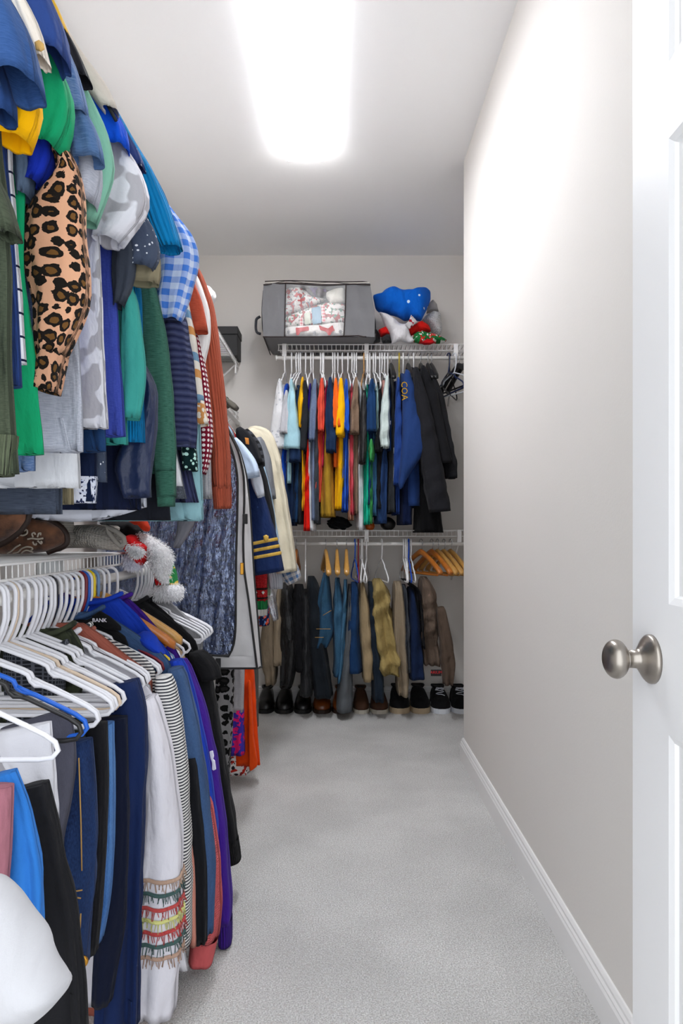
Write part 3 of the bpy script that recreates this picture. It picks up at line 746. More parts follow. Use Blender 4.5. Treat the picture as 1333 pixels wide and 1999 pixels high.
def disc(root, c, rad, th, mat, name='button', n=20, axis=1):
    ang = np.linspace(0, 2*math.pi, n, endpoint=False); R = []
    for k, s in ((0, 1.), (-th*.7, 1.), (-th, .8), (-th, .3)):
        P = np.zeros((n, 3)); P[:, 0] = c[0]+rad*s*np.cos(ang); P[:, 1] = c[1]+k; P[:, 2] = c[2]+rad*s*np.sin(ang); R.append(P)
    v, f = ring_mesh(np.array(R), True, True); return link_mesh(name, v, f, mat, root)
M_brass = solid('brass', '#c8913a', .3, 1.0); M_gold = fab('#caa23c', rough=.5)
disc(r, W(*q(4,[(404,1690)])[0], 1.168), .0095, .005, M_brass)
for pts in ([(318,1390),(345,1360),(372,1350),(402,1345)], [(365,1380),(395,1385)], [(395,1460),(390,1560),(380,1630)], [(385,700),(395,1000),(400,1250)]):
    v, f = wire([W(*p, 1.172) for p in q(4, pts)], .0012, 5); link_mesh('stitching', v, f, fab('#b08a50'), r)
drape('trousers', 'black trousers between dark and light blue jeans', 'trousers', 1.26, fab('#16161a'), q(4,[(470,530,100),(485,800,85),(470,1250,80),(445,1640,60)]), hd=.02)
r = drape('jeans', 'washed mid-blue jeans with a turned cuff', 'jeans', 1.31, fab('#2f5a98','denim','#5a86be'), q(4,[(520,530,60),(528,880,58),(515,1200,70),(490,1420,85),(465,1590,60)]), hd=.02)
drape('trousers', 'very dark navy trousers behind the washed jeans', 'trousers', 1.36, fab('#10162a'), q(4,[(560,500,120),(560,1000,140),(540,1500,140),(500,1880,90)]), hd=.02)
r = drape('track_jacket', 'navy track jacket with a small gold diamond badge', 'jacket', 1.41, fab('#17264e'), q(4,[(600,330,150),(630,480,185),(618,900,185),(598,1300,185),(580,1700,190),(570,2010,200)]), hd=.03, fold=.011)
pillow(q(4,[(570,595),(588,615),(573,645),(567,620)]), 1.365, .003, 'badge', r, fab('#d8a030'), fold=0)
WS = fab('#dcdae2')
r = LT('sweatshirt', 'white sweatshirt with frayed coloured stripes on its long sleeve', 'sweatshirt', 1.53, WS, sh=q(4,[(752,352)])[0], hem=q(4,[(850,1890)])[0], mid=q(4,[(780,560),(830,1100)]), sleeve=q(4,[(735,400,60),(775,640,125),(800,1000,170),(792,1200,200),(775,1450,222),(770,1700,215),(757,1935,195)]), sY=1.497, shd=.045, sfold=.008, n=40)
for k_, (t_, c) in enumerate(((.552, '#b89a86'), (.592, '#46605e'), (.637, '#c0504e'), (.675, '#d8d88a'), (.713, '#bd4a4a'), (.752, '#48625f'), (.79, '#b59684'))):
    band(tube.P, t_, t_+.013, .005, 'frayed_stripe', r, fab(c, wr=2), fray=2, seed=k_)
LT('t_shirt', 'white tee hem showing below the black and white striped tee', 'shirt', 1.56, fab('#d9d9de'), hem=q(4,[(922,1730)])[0], rise=.03, collar=False)
LT('t_shirt', 'rust tee with its hem just above the carpet', 'shirt', 1.565, fab('#a05a4c'), hem=q(4,[(826,1948)])[0], collar=False)
LT('t_shirt', 'long-sleeved tee with fine black and white stripes', 'shirt', 1.60, fab('#e4e2df','stripe','#3a3c44',p=.0068,q2=.55), rise=.07, sh=q(4,[(770,225)])[0], hem=q(4,[(880,1580)])[0], sleeve=q(4,[(800,300,90),(835,500,110),(870,800,100),(895,1200,85),(905,1590,60)]), shd=.04)
LT('t_shirt', 'salmon pink long-sleeve between striped tee and black sleeve', 'shirt', 1.635, fab('#c98878'), hem=q(4,[(880,1300)])[0], sleeve=q(4,[(890,850,40),(930,1250,60),(942,1600,50)]), rise=.03, collar=False)
LT('t_shirt', 'black long-sleeve left of the denim-blue sweatshirt cuff', 'shirt', 1.65, fab('#17181c'), hem=q(4,[(900,1300)])[0], sleeve=q(4,[(930,700,60),(975,1200,75),(982,1590,62)]), rise=.03, collar=False)
LT('sweatshirt', 'dark denim-blue sweatshirt with a faded worn look', 'sweatshirt', 1.685, fab('#2f4466','denim','#44608a'), sh=q(4,[(850,215)])[0], hem=q(4,[(950,1400)])[0], sleeve=q(4,[(860,260,90),(905,500,120),(965,900,125),(1005,1200,110),(1012,1530,70)]), shd=.042)
LT('sweatshirt', 'coral textured sweatshirt with wide ribbed cuff', 'sweatshirt', 1.71, fab('#c4565a','knit','#d4686a',p=.008), hem=q(4,[(960,1300)])[0], sleeve=q(4,[(1000,900,60),(1030,1200,90),(1020,1450,120),(1000,1570,130)]), cuff=fab('#c25a5c'), shd=.042, rise=.03, collar=False)
r = LT('sweatshirt', 'royal blue sweatshirt left of the purple one', 'sweatshirt', 1.75, fab('#1a3cae'), rise=.135, neck=.085, sh=q(4,[(850,190)])[0], hem=q(4,[(1000,1400)])[0], sleeve=q(4,[(860,220,80),(905,380,95),(970,700,100),(1020,1000,80),(1045,1280,50)]), shd=.035)
pillow(q('C',[(455,1385),(520,1345),(600,1360),(660,1410),(730,1520),(770,1580),(690,1590),(590,1540),(500,1470)]), 1.705, .03, 'hood', r, fab('#1a3cae'), 6, fold=.006)
r = LT('sweatshirt', 'purple sweatshirt with a white emblem on its sleeve', 'sweatshirt', 1.83, fab('#41208a'), rise=.14, neck=.085, sh=q(4,[(890,190)])[0], hem=q(4,[(1020,1300)])[0], sleeve=q(4,[(880,220,80),(950,430,105),(1010,700,105),(1065,1050,90),(1095,1400,80),(1098,1490,70)]), cuff=fab('#3b1d7e','rib',p=.004), shd=.035)
Mwp = solid('white_print', '#e6e3ee', .7)
pillow(q(4,[(1022,668),(1040,662),(1046,690),(1036,700),(1050,712),(1056,755),(1036,764),(1034,720),(1026,700)]), 1.79, .004, 'emblem', r, Mwp, fold=0)
r = LT('t_shirt', 'black tee with white lettering inside its neck', 'shirt', 1.665, fab('#141416'), hem=q(4,[(800,900)])[0], sh=q(4,[(640,90)])[0], rise=.03)
pillow(q('A',[(950,1085),(1040,1025),(1150,1090),(1260,1190),(1260,1235),(1120,1220),(980,1150)]), 1.655, .012, 'neck_facing', r, fab('#121214'), 2, fold=.001)
text_mesh('lettering', 'BANK', .0125, W(*q('A',[(1035,1143)])[0], 1.636), (math.radians(90), 0, 0), Mwp, r)
LT('shirt', 'rust pink top under white hangers', 'shirt', 1.62, fab('#a8675a'), sh=q('A',[(1190,1400)])[0], rise=.03, hem=q(4,[(820,900)])[0])
LT('camo_top', 'olive camouflage top half hidden by hangers', 'shirt', 1.50, fab('#3f4434','cow','#2b2e26',p=.04), sh=q('A',[(900,1360)])[0], rise=.03, hem=q(4,[(600,700)])[0])
LT('blouse', 'black blouse with tiny grey weave under the hangers', 'blouse', 1.46, fab('#26282e','grid','#5a5d66',p=.008,q2=.7), sh=q('A',[(700,1560)])[0], rise=.03, hem=q(4,[(560,700)])[0])
LT('shirt', 'beige shirt with a rounded shoulder beside wooden hanger', 'shirt', 1.95, fab('#c9ae8c'), sh=q('C',[(985,1560)])[0], hem=q(4,[(960,900)])[0])
LT('t_shirt', 'black tee with short sleeve right of the beige shirt', 'shirt', 2.03, fab('#1b1b1d'), sh=q(4,[(985,190)])[0], hem=q(4,[(1030,900)])[0], sleeve=q(4,[(960,180,90),(1005,255,125),(1030,310,100)]), shd=.04)
LT('sweatshirt', 'black sweatshirt with long sleeve hanging over the carpet', 'sweatshirt', 2.07, fab('#1e1e20'), hem=q(4,[(1030,1000)])[0], sleeve=q(4,[(1000,300,70),(1035,600,100),(1085,950,115),(1115,1110,100)]), cuff=fab('#1a1a1c','rib',p=.004), shd=.04)
LT('sweater', 'black fluffy sweater under the empty hangers', 'sweater', 2.14, fab('#141416','knit','#1e1e22',p=.006), sh=q('C',[(1080,1420)])[0], hem=q(4,[(1040,900)])[0], hd=.03)
LT('t_shirt', 'grey tee at the far end of the lower left rod', 'shirt', 2.24, fab('#8d8d90','heather','#9b9b9e'), sh=q('C',[(1160,1330)])[0], hem=q(4,[(1095,780)])[0])
# ------------------------------------------------------------------ garment bag
M_bag = solid('pale_grey_nonwoven_cloth', '#c9c9cb', .85, bump=.3, bs=60.0)
M_pipe = solid('black_piping', '#141416', .6)
gb = thing('garment_bag', 'pale grey garment bag with large clear window and black piping', 'garment bag', (XROD, 2.62, 1.70))
YG0, YG1 = 2.55, 2.74
fe = [W(*p, YG0) for p in q(8,[(255,180),(300,270),(345,360),(372,480),(375,600),(368,800),(372,950),(395,1100),(420,1300),(438,1447)])]
be = [W(*p, YG1) for p in q(8,[(262,190),(310,280),(355,370),(385,480),(400,620),(412,800),(420,950),(432,1100),(448,1300),(460,1440)])]
fe, _ = resample(fe, 40, 1); be, _ = resample(be, 40, 1)
def sheet(name, A, B, mat, root, n=24, amp=.0, seed=0, ydir=-1, axis=1, k=(20, 60)):
    """surface between two edge polylines with soft crumpling"""
    A, B = np.array(A), np.array(B); t = np.linspace(0, 1, n)[None, :, None]
    P = A[:, None, :]*(1-t)+B[:, None, :]*t
    rg = np.random.default_rng(seed); D = np.zeros(P.shape[:2])
    for i in range(8):
        an = rg.uniform(-.6, .6)+(0 if i % 3 else 1.3); kk = rg.uniform(*k)
        w = np.sin(kk*((P[..., 0]+P[..., 1])*math.cos(an)+P[..., 2]*math.sin(an))+rg.uniform(0, 6.28)); D += (1-2*np.abs(w)) if i % 2 else w
    edge = np.minimum(1, 4*np.minimum(t[..., 0], 1-t[..., 0]))
    P[..., axis] += ydir*amp*D*edge/2.5
    m = len(A); i, j = np.meshgrid(np.arange(m-1), np.arange(n-1), indexing='ij')
    Fs = np.stack([i*n+j, i*n+j+1, (i+1)*n+j+1, (i+1)*n+j], -1).reshape(-1, 4).tolist()
    V = P.reshape(-1, 3)
    return link_mesh(name, V, Fs, mat, root, uv=np.stack([V[:, 0]+V[:, 1], V[:, 2]], 1))
inn_f = fe.copy(); inn_f[:, 0] = np.interp(np.linspace(0, 1, 40), [0, .1, .2, 1], [-.68, -.80, -.86, -.86])
inn_b = be.copy(); inn_b[:, 0] = inn_f[:, 0]
sheet('gusset', fe, be, M_bag, gb, 10, .004, 3, 1, 0)
sheet('back_panel', be, inn_b, M_bag, gb, 12, .004, 4, 1)
sheet('wall_side_gusset', inn_f, inn_b, M_bag, gb, 5)
# front: border, then the clear window with the dark suit behind it
wr_ = [W(*p, YG0) for p in q(8,[(268,232),(300,310),(330,400),(345,500),(342,700),(336,900),(335,1100),(334,1250),(325,1340),(300,1385)])]
wr_, _ = resample(wr_, 36, 1)
z_w0, z_w1 = wr_[0][2], wr_[-1][2]
fz = np.interp(-wr_[:, 2], -fe[:, 2], fe[:, 0]); fedge = wr_.copy(); fedge[:, 0] = fz
sheet('front_border', wr_, fedge, M_bag, gb, 8, .003, 5)
wl_ = wr_.copy(); wl_[:, 0] = -.84
low0 = [(x, YG0, z_w1) for x in np.linspace(-.86, np.interp(-z_w1, -fe[:, 2], fe[:, 0]), 30)]
zb = fe[-1][2]; low1 = [(x, YG0, zb) for x in np.linspace(-.86, fe[-1][0], 30)]
sheet('front_border', low0, low1, M_bag, gb, 8, .006, 6)
M_suit = fab('#26345c', 'floral', '#3c4f7c', '#121930', p=.03, rough=.3, wr=3.0)  # lighter and darker navy blotches paint crinkle highlights and shade into the cloth
sheet('suit_lining', wr_+np.array([0, .03, 0]), wl_+np.array([0, .03, 0]), M_suit, gb, 90, .016, 7, k=(40, 190))
def clear(name, refl, tint, bump=1.0, sc=30.0, rough=.12):
    t = NT(name); co = t.n('TexCoord').outputs['Object']
    n_ = t.noise(t.scale(co, sc*1.3, sc, sc*.45), 1.0, 4.0)
    bp = t.n('Bump', Strength=bump, Distance=.02, Height=n_)
    gl = t.n('BsdfGlossy', Color=lin(tint), Roughness=rough); t.put(gl.inputs['Normal'], bp.outputs[0])
    tr = t.n('BsdfTransparent')
    mx = t.n('MixShader', i0=refl, i1=tr.outputs[0], i2=gl.outputs[0])
    t.t.links.new(mx.outputs[0], t.t.nodes['Material Output'].inputs[0]); return t.m
sheet('window', wr_, wl_, clear('clear_crinkled_vinyl', .24, '#c4d2f4', 1.0, 26.0, .07), gb, 90, .012, 8, k=(50, 220))
v, f = wire(np.vstack([wr_[1:], [(-.45, YG0, z_w1+.004), (-.80, YG0, z_w1+.003)]])+np.array([0, -.006, 0]), .0042, 6); link_mesh('window_piping', v, f, M_pipe, gb)
v, f = wire(fe+np.array([.002, -.003, 0]), .0042, 6); link_mesh('zipper', v, f, M_pipe, gb)
v, f = wire(np.vstack([be+np.array([.002, 0, 0]), [fe[-1]], [(-.84, YG0, zb)]]), .004, 6); link_mesh('edge_piping', v, f, M_pipe, gb)
bbox('zipper_pull', *(lambda c: (c[0]-.006, c[0]+.006, c[1]-.012, c[1]-.004, c[2]-.03, c[2]+.012))(W(*q(8,[(366,935)])[0], YG0)), M_brass, gb, .002)
for p in ((382,700), (248,1420)): bbox('strap_tab', *(lambda c: (c[0]-.009, c[0]+.009, c[1]-.012, c[1]-.006, c[2]-.018, c[2]+.018))(W(*q(8,[p])[0], YG0)), M_pipe, gb, .002)
# hook of the bag's hanger over the rod
v, f = wire([(XROD-.02, 2.64, 1.71)]+[(XROD+.02*math.cos(a), 2.64, 1.712+.02*math.sin(a)) for a in np.linspace(math.pi, 0, 10)]+[(XROD+.01, 2.64, 1.67), (XROD, 2.64, 1.62)], .002, 6); link_mesh('hook', v, f, solid('steel_wire', '#b9bcc0', .25, 1.0), gb)

# ------------------------------------------------------------------ long clothes and coats beyond the bag
def LC(name, label, cat, Y, mat, pts, hd=.03, k=8, hem=.85, **kw):
    kw.setdefault('round0', .03)
    root = thing(name, label, cat, (XROD, Y, 1.70), GLH)
    p = q(k, pts)
    if hem is not None:
        bust(root, Y+.012, [(Xpx(-.475, Y), Zpx(1.50, Y)), (Xpx(-.49, Y), Zpx(1.36, Y)), (Xpx(-.49, Y), Zpx(hem, Y))], mat, .016, name='torso', rise=.10)
    tube(p, Y, hd, kw.pop('part', 'body'), root, mat, sd(), n=32, **kw)
    return root
LC('dress', 'grey dress with black leopard spots hanging under the garment bag', 'dress', 2.84, fab('#8e8c8e','leopard','#2a2828','#121212',p=.034), [(282,1250,95),(280,1500,95),(275,1750,85),(262,1970,75)], fold=.01)
r = LC('dress', 'grey top dress with pink and blue paisley skirt', 'dress', 2.92, fab('#9a979b','heather','#aaa8ab'), [(345,1250,70),(342,1500,70),(338,1660,72)], part='bodice')
tube(q(8,[(338,1650,74),(338,1760,76),(340,1875,78)]), 2.92, .032, 'skirt', r, fab('#3b2f9c','floral','#d81e68','#4a2a90',p=.03), sd(), fold=.008)
r = LC('dress', 'bright orange dress nearly touching the carpet', 'dress', 2.99, fab('#d9430f'), [(375,1250,70),(385,1500,85),(385,1750,110),(380,1920,150)], fold=.014, hd=.05)
pillow(q(8,[(395,1500),(408,1500),(425,1800),(445,1935),(402,1968),(398,1850)]), 2.93, .02, 'sash', r, fab('#e04a14'), 3, fold=.002)
LC('dress', 'white dress hem with red and black floral print by the carpet', 'dress', 3.0, fab('#d9d4d2','floral','#b02a20','#24222a',p=.022), [(350,1300,80),(345,1800,110),(340,1962,128)], hd=.06)
LC('coat', 'dark grey coat seen as a narrow strip right of the orange dress', 'coat', 3.12, fab('#4c4b47'), [(415,1250,50),(425,1450,42),(428,1735,38)])
LC('shirt', 'pale blue dress shirt sleeve over the garment bag corner', 'shirt', 2.83, fab('#bccde4'), [(330,300,30),(370,380,80),(408,450,92),(412,492,85)], hd=.04)
LC('jacket', 'black jacket with an orange tag on its shoulder', 'jacket', 2.90, fab('#1b1c20'), [(350,250,40),(385,310,90),(415,380,90),(440,430,60)], hd=.05)
r = _roots[-1]; pillow(q(8,[(378,292),(398,296),(400,328),(384,325)]), 2.84, .004, 'tag', r, fab('#c8813c'), fold=0)
LC('jacket', 'charcoal jacket with black stripes on its sleeve', 'jacket', 2.97, fab('#3c3e44','stripe','#17181b',p=.03,q2=.55), [(380,260,50),(420,330,80),(445,410,75),(455,440,50)], hd=.04)
LC('shirt', 'black shirt sleeve between uniform jacket and blue shirt', 'shirt', 3.17, fab('#17181c'), [(420,380,60),(460,520,70),(500,700,60),(520,900,40)], hd=.05)
LC('shirt', 'white shirt cuff above the navy uniform sleeve', 'shirt', 3.02, fab('#d4dbe8'), [(420,420,40),(440,520,60),(460,590,35)], hd=.03)
LC('shirt', 'light blue dress shirt between uniform and cream jacket', 'shirt', 3.24, fab('#a9c6de'), [(440,370,40),(480,560,60),(515,780,60),(540,960,55)], hd=.05)
LC('jacket', 'grey leather jacket sleeve with an oval patch', 'jacket', 3.30, fab('#6f7278',rough=.45), [(440,300,60),(480,400,60),(500,520,50),(515,600,40)], hd=.05)
r = LC('uniform_jacket', 'navy uniform jacket sleeve with three gold stripes and shield badge', 'jacket', 3.10, fab('#1a2b55',weave=.5), [(395,440,40),(425,580,95),(455,730,128),(483,870,145),(500,970,148)], hd=.06, part='sleeve', fold=.006, lip=True)
for t_ in (.69, .755, .82): band(tube.P, t_, t_+.030, .003, 'gold_stripe', r, M_gold)
c_ = W(*q(8,[(485,795)])[0], 3.03)
pillow(q(8,[(470,785),(485,778),(498,785),(497,803),(485,815),(473,803)]), 3.033, .006, 'shield_badge', r, M_gold, fold=0)
LC('jacket', 'cream quilted jacket with long sleeve above the plaid cuff', 'jacket', 3.42, fab('#d6cdb6'), [(395,265,70),(455,300,150),(500,420,125),(535,620,115),(570,820,110),(590,965,105)], hd=.07, fold=.01)
LC('shirt', 'plaid flannel shirt cuff below the cream sleeve', 'shirt', 3.46, fab('#c9c6c4','check','#4c6c96',p=.03), [(585,900,90),(605,970,100),(628,1015,75)], hd=.04)
LC('shirt', 'grey striped shirt cuff left of the plaid cuff', 'shirt', 3.44, fab('#b9bcc4','pin','#9ba0aa',p=.01), [(520,930,70),(535,1000,75),(535,1048,65)], hd=.04)
r = LC('christmas_sweater', 'knit sweater sleeve with red, green and white snowflake bands', 'sweater', 3.36, fab('#b01a22','knit','#c82a2e',p=.012), [(450,950,80),(452,1050,78),(454,1110,74)], hd=.05, part='sleeve')
tube(q(8,[(454,1105,75),(455,1150,72)]), 3.36, .05, 'green_band', r, fab('#1f7a43','rib',p=.008), sd(), fold=.003, cap0=False)
tube(q(8,[(455,1148,73),(455,1180,70)]), 3.36, .05, 'white_band', r, fab('#d5d5d3','rib',p=.008), sd(), fold=.003, cap0=False)
for z_ in (1042, 1088): tube(q(8,[(453,z_,79),(453,z_+8,79)]), 3.36, .052, 'black_band', r, fab('#161616'), sd(), fold=.002, cap0=False, lip=False)
for x_ in (432, 470):
    cx_ = [(x_-9,1066),(x_,1058),(x_+9,1066),(x_,1078)]; pillow(q(8,cx_), 3.305, .004, 'snowflake', r, fab('#e6e2de'), fold=0)
LC('shirt', 'navy shirt with orange and blue tropical print', 'shirt', 3.48, fab('#1b2552','floral','#e0542a','#6fa0d8',p=.03), [(470,1130,60),(472,1180,62),(475,1230,50)], hd=.05)
LC('shirt', 'sage green shirt edge beside the snowflake sweater', 'shirt', 3.50, fab('#8fa088'), [(488,960,30),(492,1080,28)], hd=.05)
LC('dress_bag', 'clear plastic dry-cleaning cover below the striped cuffs', 'cover', 3.55, clear('clear_film', .4, '#e8ecf4'), [(500,1040,40),(515,1130,50),(535,1205,25)], hd=.04)

# ------------------------------------------------------------------ things on the left shelves
bx = thing('storage_box', 'matte black lidded box on the high left shelf by the back wall', 'box', (-.72, 4.31, 2.09))
M_blk = solid('matte_black_board', '#2a2a2c', .7)
bbox('box_base', -.845, -.601, 4.225, 4.395, 2.0892, 2.215, M_blk, bx, .003); bbox('lid', -.849, -.597, 4.22, 4.399, 2.216, 2.262, M_blk, bx, .003)
wh = thing('hat', 'rolled white hat on the high left shelf', 'hat', W(400, 590, 3.25))
blob(W(396, 578, 3.25)+np.array([0,0,0]), (.055, .10, .045), 'crown', wh, fab('#e4e4e4'), 4, .08)
cp = thing('cap', 'camouflage cap on the shelf above the garment bag', 'cap', W(440, 790, 4.0))
blob(W(438, 786, 4.0), (.045, .08, .035), 'crown', cp, fab('#8f8b80','cow','#5c5a50',p=.02), 9, .12)
tube([(445,785,8),(455,792,14),(462,798,10)], 3.98, .05, 'brim', cp, fab('#77736a'), 3, fold=.001, cap1=True)
# western boots lying on the lower shelf
def suede():
    t = NT('brown_suede'); co = t.n('TexCoord').outputs['Object']
    n1 = t.noise(co, 28.0, 4.0); n2 = t.noise(co, 300.0, 3.0)
    c = t.mix(t.n('MapRange', i0=n1, i1=.35, i2=.68).outputs[0], lin('#3d2417'), lin('#8a5a3c'))
    t.put(t.b.inputs['Base Color'], c); t.b.inputs['Roughness'].default_value = .75; t.b.inputs['Sheen Weight'].default_value = .3
    bp = t.n('Bump', Strength=.4, Distance=.002, Height=n2); t.put(t.b.inputs['Normal'], bp.outputs[0]); return t.m
M_suede = suede(); M_welt = solid('dark_brown_sole', '#2c1b14', .6); M_emb = solid('cream_embroidery', '#c4b9aa', .8)
def boot(label, outline, welt, Y, emb, hd):
    b = thing('western_boot', label, 'boot', tuple(np.mean([W(*p, Y) for p in q('D', outline)], 0)), 'brown western boots on the lower shelf')
    pillow(q('D', outline), Y, hd, 'vamp', b, M_suede, 3, fold=.003, n=96)
    v, f = wire([W(*p, Y)+np.array([0, -.004, 0]) for p in q('D', welt)], .008, 8, k=2, m=40); link_mesh('sole_welt', v, f, M_welt, b)
    for e_ in emb:
        P = []
        for p in e_: P.append(W(*q('D',[p])[0], Y)+np.array([0, -pillow_depth(outline, p, hd)-.004, 0]))
        v, f = wire(P, .0021, 5, k=1, m=max(8, 3*len(P))); link_mesh('embroidery', v, f, M_emb, b)
fleur = [[(375,1345),(420,1335),(470,1345),(525,1335)], [(425,1370),(430,1400),(450,1405),(455,1385)], [(470,1360),(500,1395),(512,1375),(498,1365)], [(430,1325),(415,1290),(440,1275),(452,1300)], [(470,1325),(480,1285),(500,1280),(498,1305)], [(480,1348),(500,1340),(525,1338)]]
swirl1 = [[(200,1270),(260,1290),(330,1310),(375,1290),(372,1250),(345,1245),(345,1265)], [(180,1310),(240,1330),(285,1330),(265,1310),(230,1300)], [(225,1240),(260,1260),(280,1280)]]
swirl2 = [[(120,1490),(180,1470),(240,1430),(300,1400)], [(180,1490),(240,1480),(300,1440),(360,1420),(405,1430),(400,1455),(375,1460)], [(250,1495),(300,1470),(340,1455),(380,1480)]]
boot('brown suede western boot with cream fleur-de-lis stitching', [(-160,1120),(60,1100),(320,1095),(450,1130),(560,1180),(640,1230),(690,1290),(700,1380),(640,1420),(500,1475),(300,1500),(-160,1505)], [(320,1085),(450,1120),(570,1175),(650,1230),(700,1300),(706,1385),(650,1425),(500,1478)], 1.72, fleur+swirl1+swirl2, .045)
boot('brown suede western boot overlapping its embroidered mate', [(-200,1030),(0,1020),(150,1030),(300,1060),(290,1150),(220,1250),(100,1345),(-60,1420),(-200,1440)], [(315,1065),(290,1160),(215,1260),(100,1352),(-60,1430)], 1.60, [[(20,1060),(45,1085),(60,1065)], [(-10,1050),(20,1060)]], .045)
def hatpile(name, label, cat, outline, k, Y, hd, mat, seed, fold=.006, part='crown'):
    t = thing(name, label, cat, tuple(np.mean([W(*p, Y) for p in q(k, outline)], 0)))
    pillow(q(k, outline), Y, hd, part, t, mat, seed, fold=fold); return t
KN = fab('#a9a49d','knit','#8a857e',p=.007,wr=.6)
t = hatpile('knit_hat', 'grey chunky knit hat slumped behind the boot toe', 'hat', [(560,1130),(650,1085),(735,1075),(745,1180),(720,1250),(770,1340),(730,1420),(640,1470),(540,1490),(640,1420),(700,1380),(690,1280),(640,1220)], 'D', 1.80, .05, KN, 3)
t = hatpile('knit_hat', 'pale grey cable knit hat lying on the wire shelf', 'hat', [(720,1260),(780,1200),(1000,1190),(1150,1240),(1260,1300),(1300,1370),(1250,1470),(1050,1450),(900,1440),(700,1440),(640,1450),(760,1340)], 'D', 1.90, .07, fab('#bdb8b0','knit','#96918a',p=.0065,wr=.6), 4)
P = [W(*p, 1.83) for p in q('D',[(1110,1215),(1200,1260),(1285,1330),(1297,1390),(1255,1420),(1200,1370),(1130,1280)])]
v, f = wire(P, .007, 7, closed=True); link_mesh('brim', v, f, KN, t)
hatpile('knit_hat', 'white folded knit cap tucked behind the pale grey hat', 'hat', [(1050,1195),(1200,1205),(1225,1225),(1215,1290),(1130,1250)], 'D', 2.0, .05, fab('#cfcac2','knit','#aaa59e',p=.008), 8)
hatpile('scarf', 'black scarf piled behind the red hat', 'scarf', [(90,215),(250,190),(430,210),(520,290),(500,370),(330,400),(250,330),(150,260)], 'C', 2.16, .06, fab('#161618'), 9)
hatpile('scarf', 'bright red-orange scarf end hanging over the black one', 'scarf', [(345,180),(420,140),(520,150),(570,200),(605,270),(590,305),(545,310),(500,240),(440,240)], 'C', 2.10, .03, fab('#b8351c'), 10)
t = hatpile('santa_hat', 'red santa hat with white fur trim at the shelf end', 'hat', [(310,375),(400,335),(460,350),(490,400),(590,460),(580,580),(510,670),(440,600),(340,480)], 'C', 2.09, .06, fab('#c40d12',wr=.7), 11)
def fur(outline, k, Y, hd, name, root, c, seed, nh=1400, L=.006):
    o = pillow(q(k, outline), Y, hd, name, root, fab(c, wr=.5), seed, fold=.003)
    rg = np.random.default_rng(seed); me = o.data
    V = np.array([v.co[:] for v in me.vertices]); N = np.array([v.normal[:] for v in me.vertices])
    idx = rg.integers(0, len(V), nh := nh*3); j = rg.normal(size=(nh, 3))
    base = V[idx]+rg.normal(size=(nh, 3))*.004; d = N[idx]+.5*j*.6; d /= np.linalg.norm(d, axis=1)[:, None]
    tip = base+d*L*rg.uniform(.5, 1.1, nh)[:, None]+np.array([0, 0, -.004]); sidev = np.cross(d, rg.normal(size=(nh, 3))); sidev /= np.linalg.norm(sidev, axis=1)[:, None]
    VV = np.stack([base+sidev*.0016, base-sidev*.0016, tip], 1).reshape(-1, 3)+np.array(root['_o'])
    h = link_mesh(name+'_pile', VV, [(3*i, 3*i+1, 3*i+2) for i in range(nh)], fab(c, wr=0), root, uv=VV[:, :2]); h['kind'] = 'stuff'
    return o
fur([(360,450),(410,455),(480,470),(535,515),(530,535),(450,570),(410,515)], 'C', 2.035, .012, 'fur_stripe', t, '#e8e8ea', 12, 900)
fur([(340,600),(370,560),(430,580),(500,640),(495,680),(420,680),(345,650)], 'C', 2.08, .035, 'fur_trim', t, '#dfe0ec', 13, 1200)
t = hatpile('elf_hat', 'green and gold holiday hat with long white fur hanging down', 'hat', [(640,700),(700,640),(830,620),(870,740),(890,880),(660,880)], 'C', 2.20, .05, fab('#1c7a3c','splat','#d0b040',p=.02,q2=.6), 14)
fur([(480,330),(560,330),(700,420),(790,490),(830,600),(800,700),(760,850),(690,760),(630,650),(600,520),(520,400)], 'C', 2.12, .045, 'fur_panel', t, '#e6e6e8', 15, 2600)
fur([(640,890),(700,870),(900,865),(925,890),(930,960),(900,995),(760,1000),(640,985),(615,950)], 'C', 2.17, .05, 'fur_trim', t, '#e9e9ec', 16, 2200)
pillow(q('C',[(640,690),(680,720),(730,860),(670,870),(650,780)]), 2.13, .02, 'red_panel', t, fab('#b0141a'), 17, fold=.002)
# pale plastic lid and basin leaning behind the rod
def lean_disc(label, px, py, Y, rad, c):
    t = thing('plastic_tub', label, 'tub', tuple(W(px, py, Y)))
    n = 40; ang = np.linspace(0, 2*math.pi, n, endpoint=False); R = []
    for s, x in ((1., 0), (1., .012), (.93, .016), (.9, .008), (.4, .006)):
        P = np.zeros((n, 3)); P[:, 0] = x; P[:, 1] = rad*s*np.cos(ang); P[:, 2] = rad*s*np.sin(ang); R.append(P+W(px, py, Y)-np.array([0, 0, 0]))
    v, f = ring_mesh(np.array(R), True, True); link_mesh('rim_and_base', v, f, solid('pale_plastic', c, .35), t)

lean_disc('round pale plastic tub against the left wall below the wire shelf', Xpx(-.919, 2.27), 1122, 2.27, .10, '#c3c8c8')
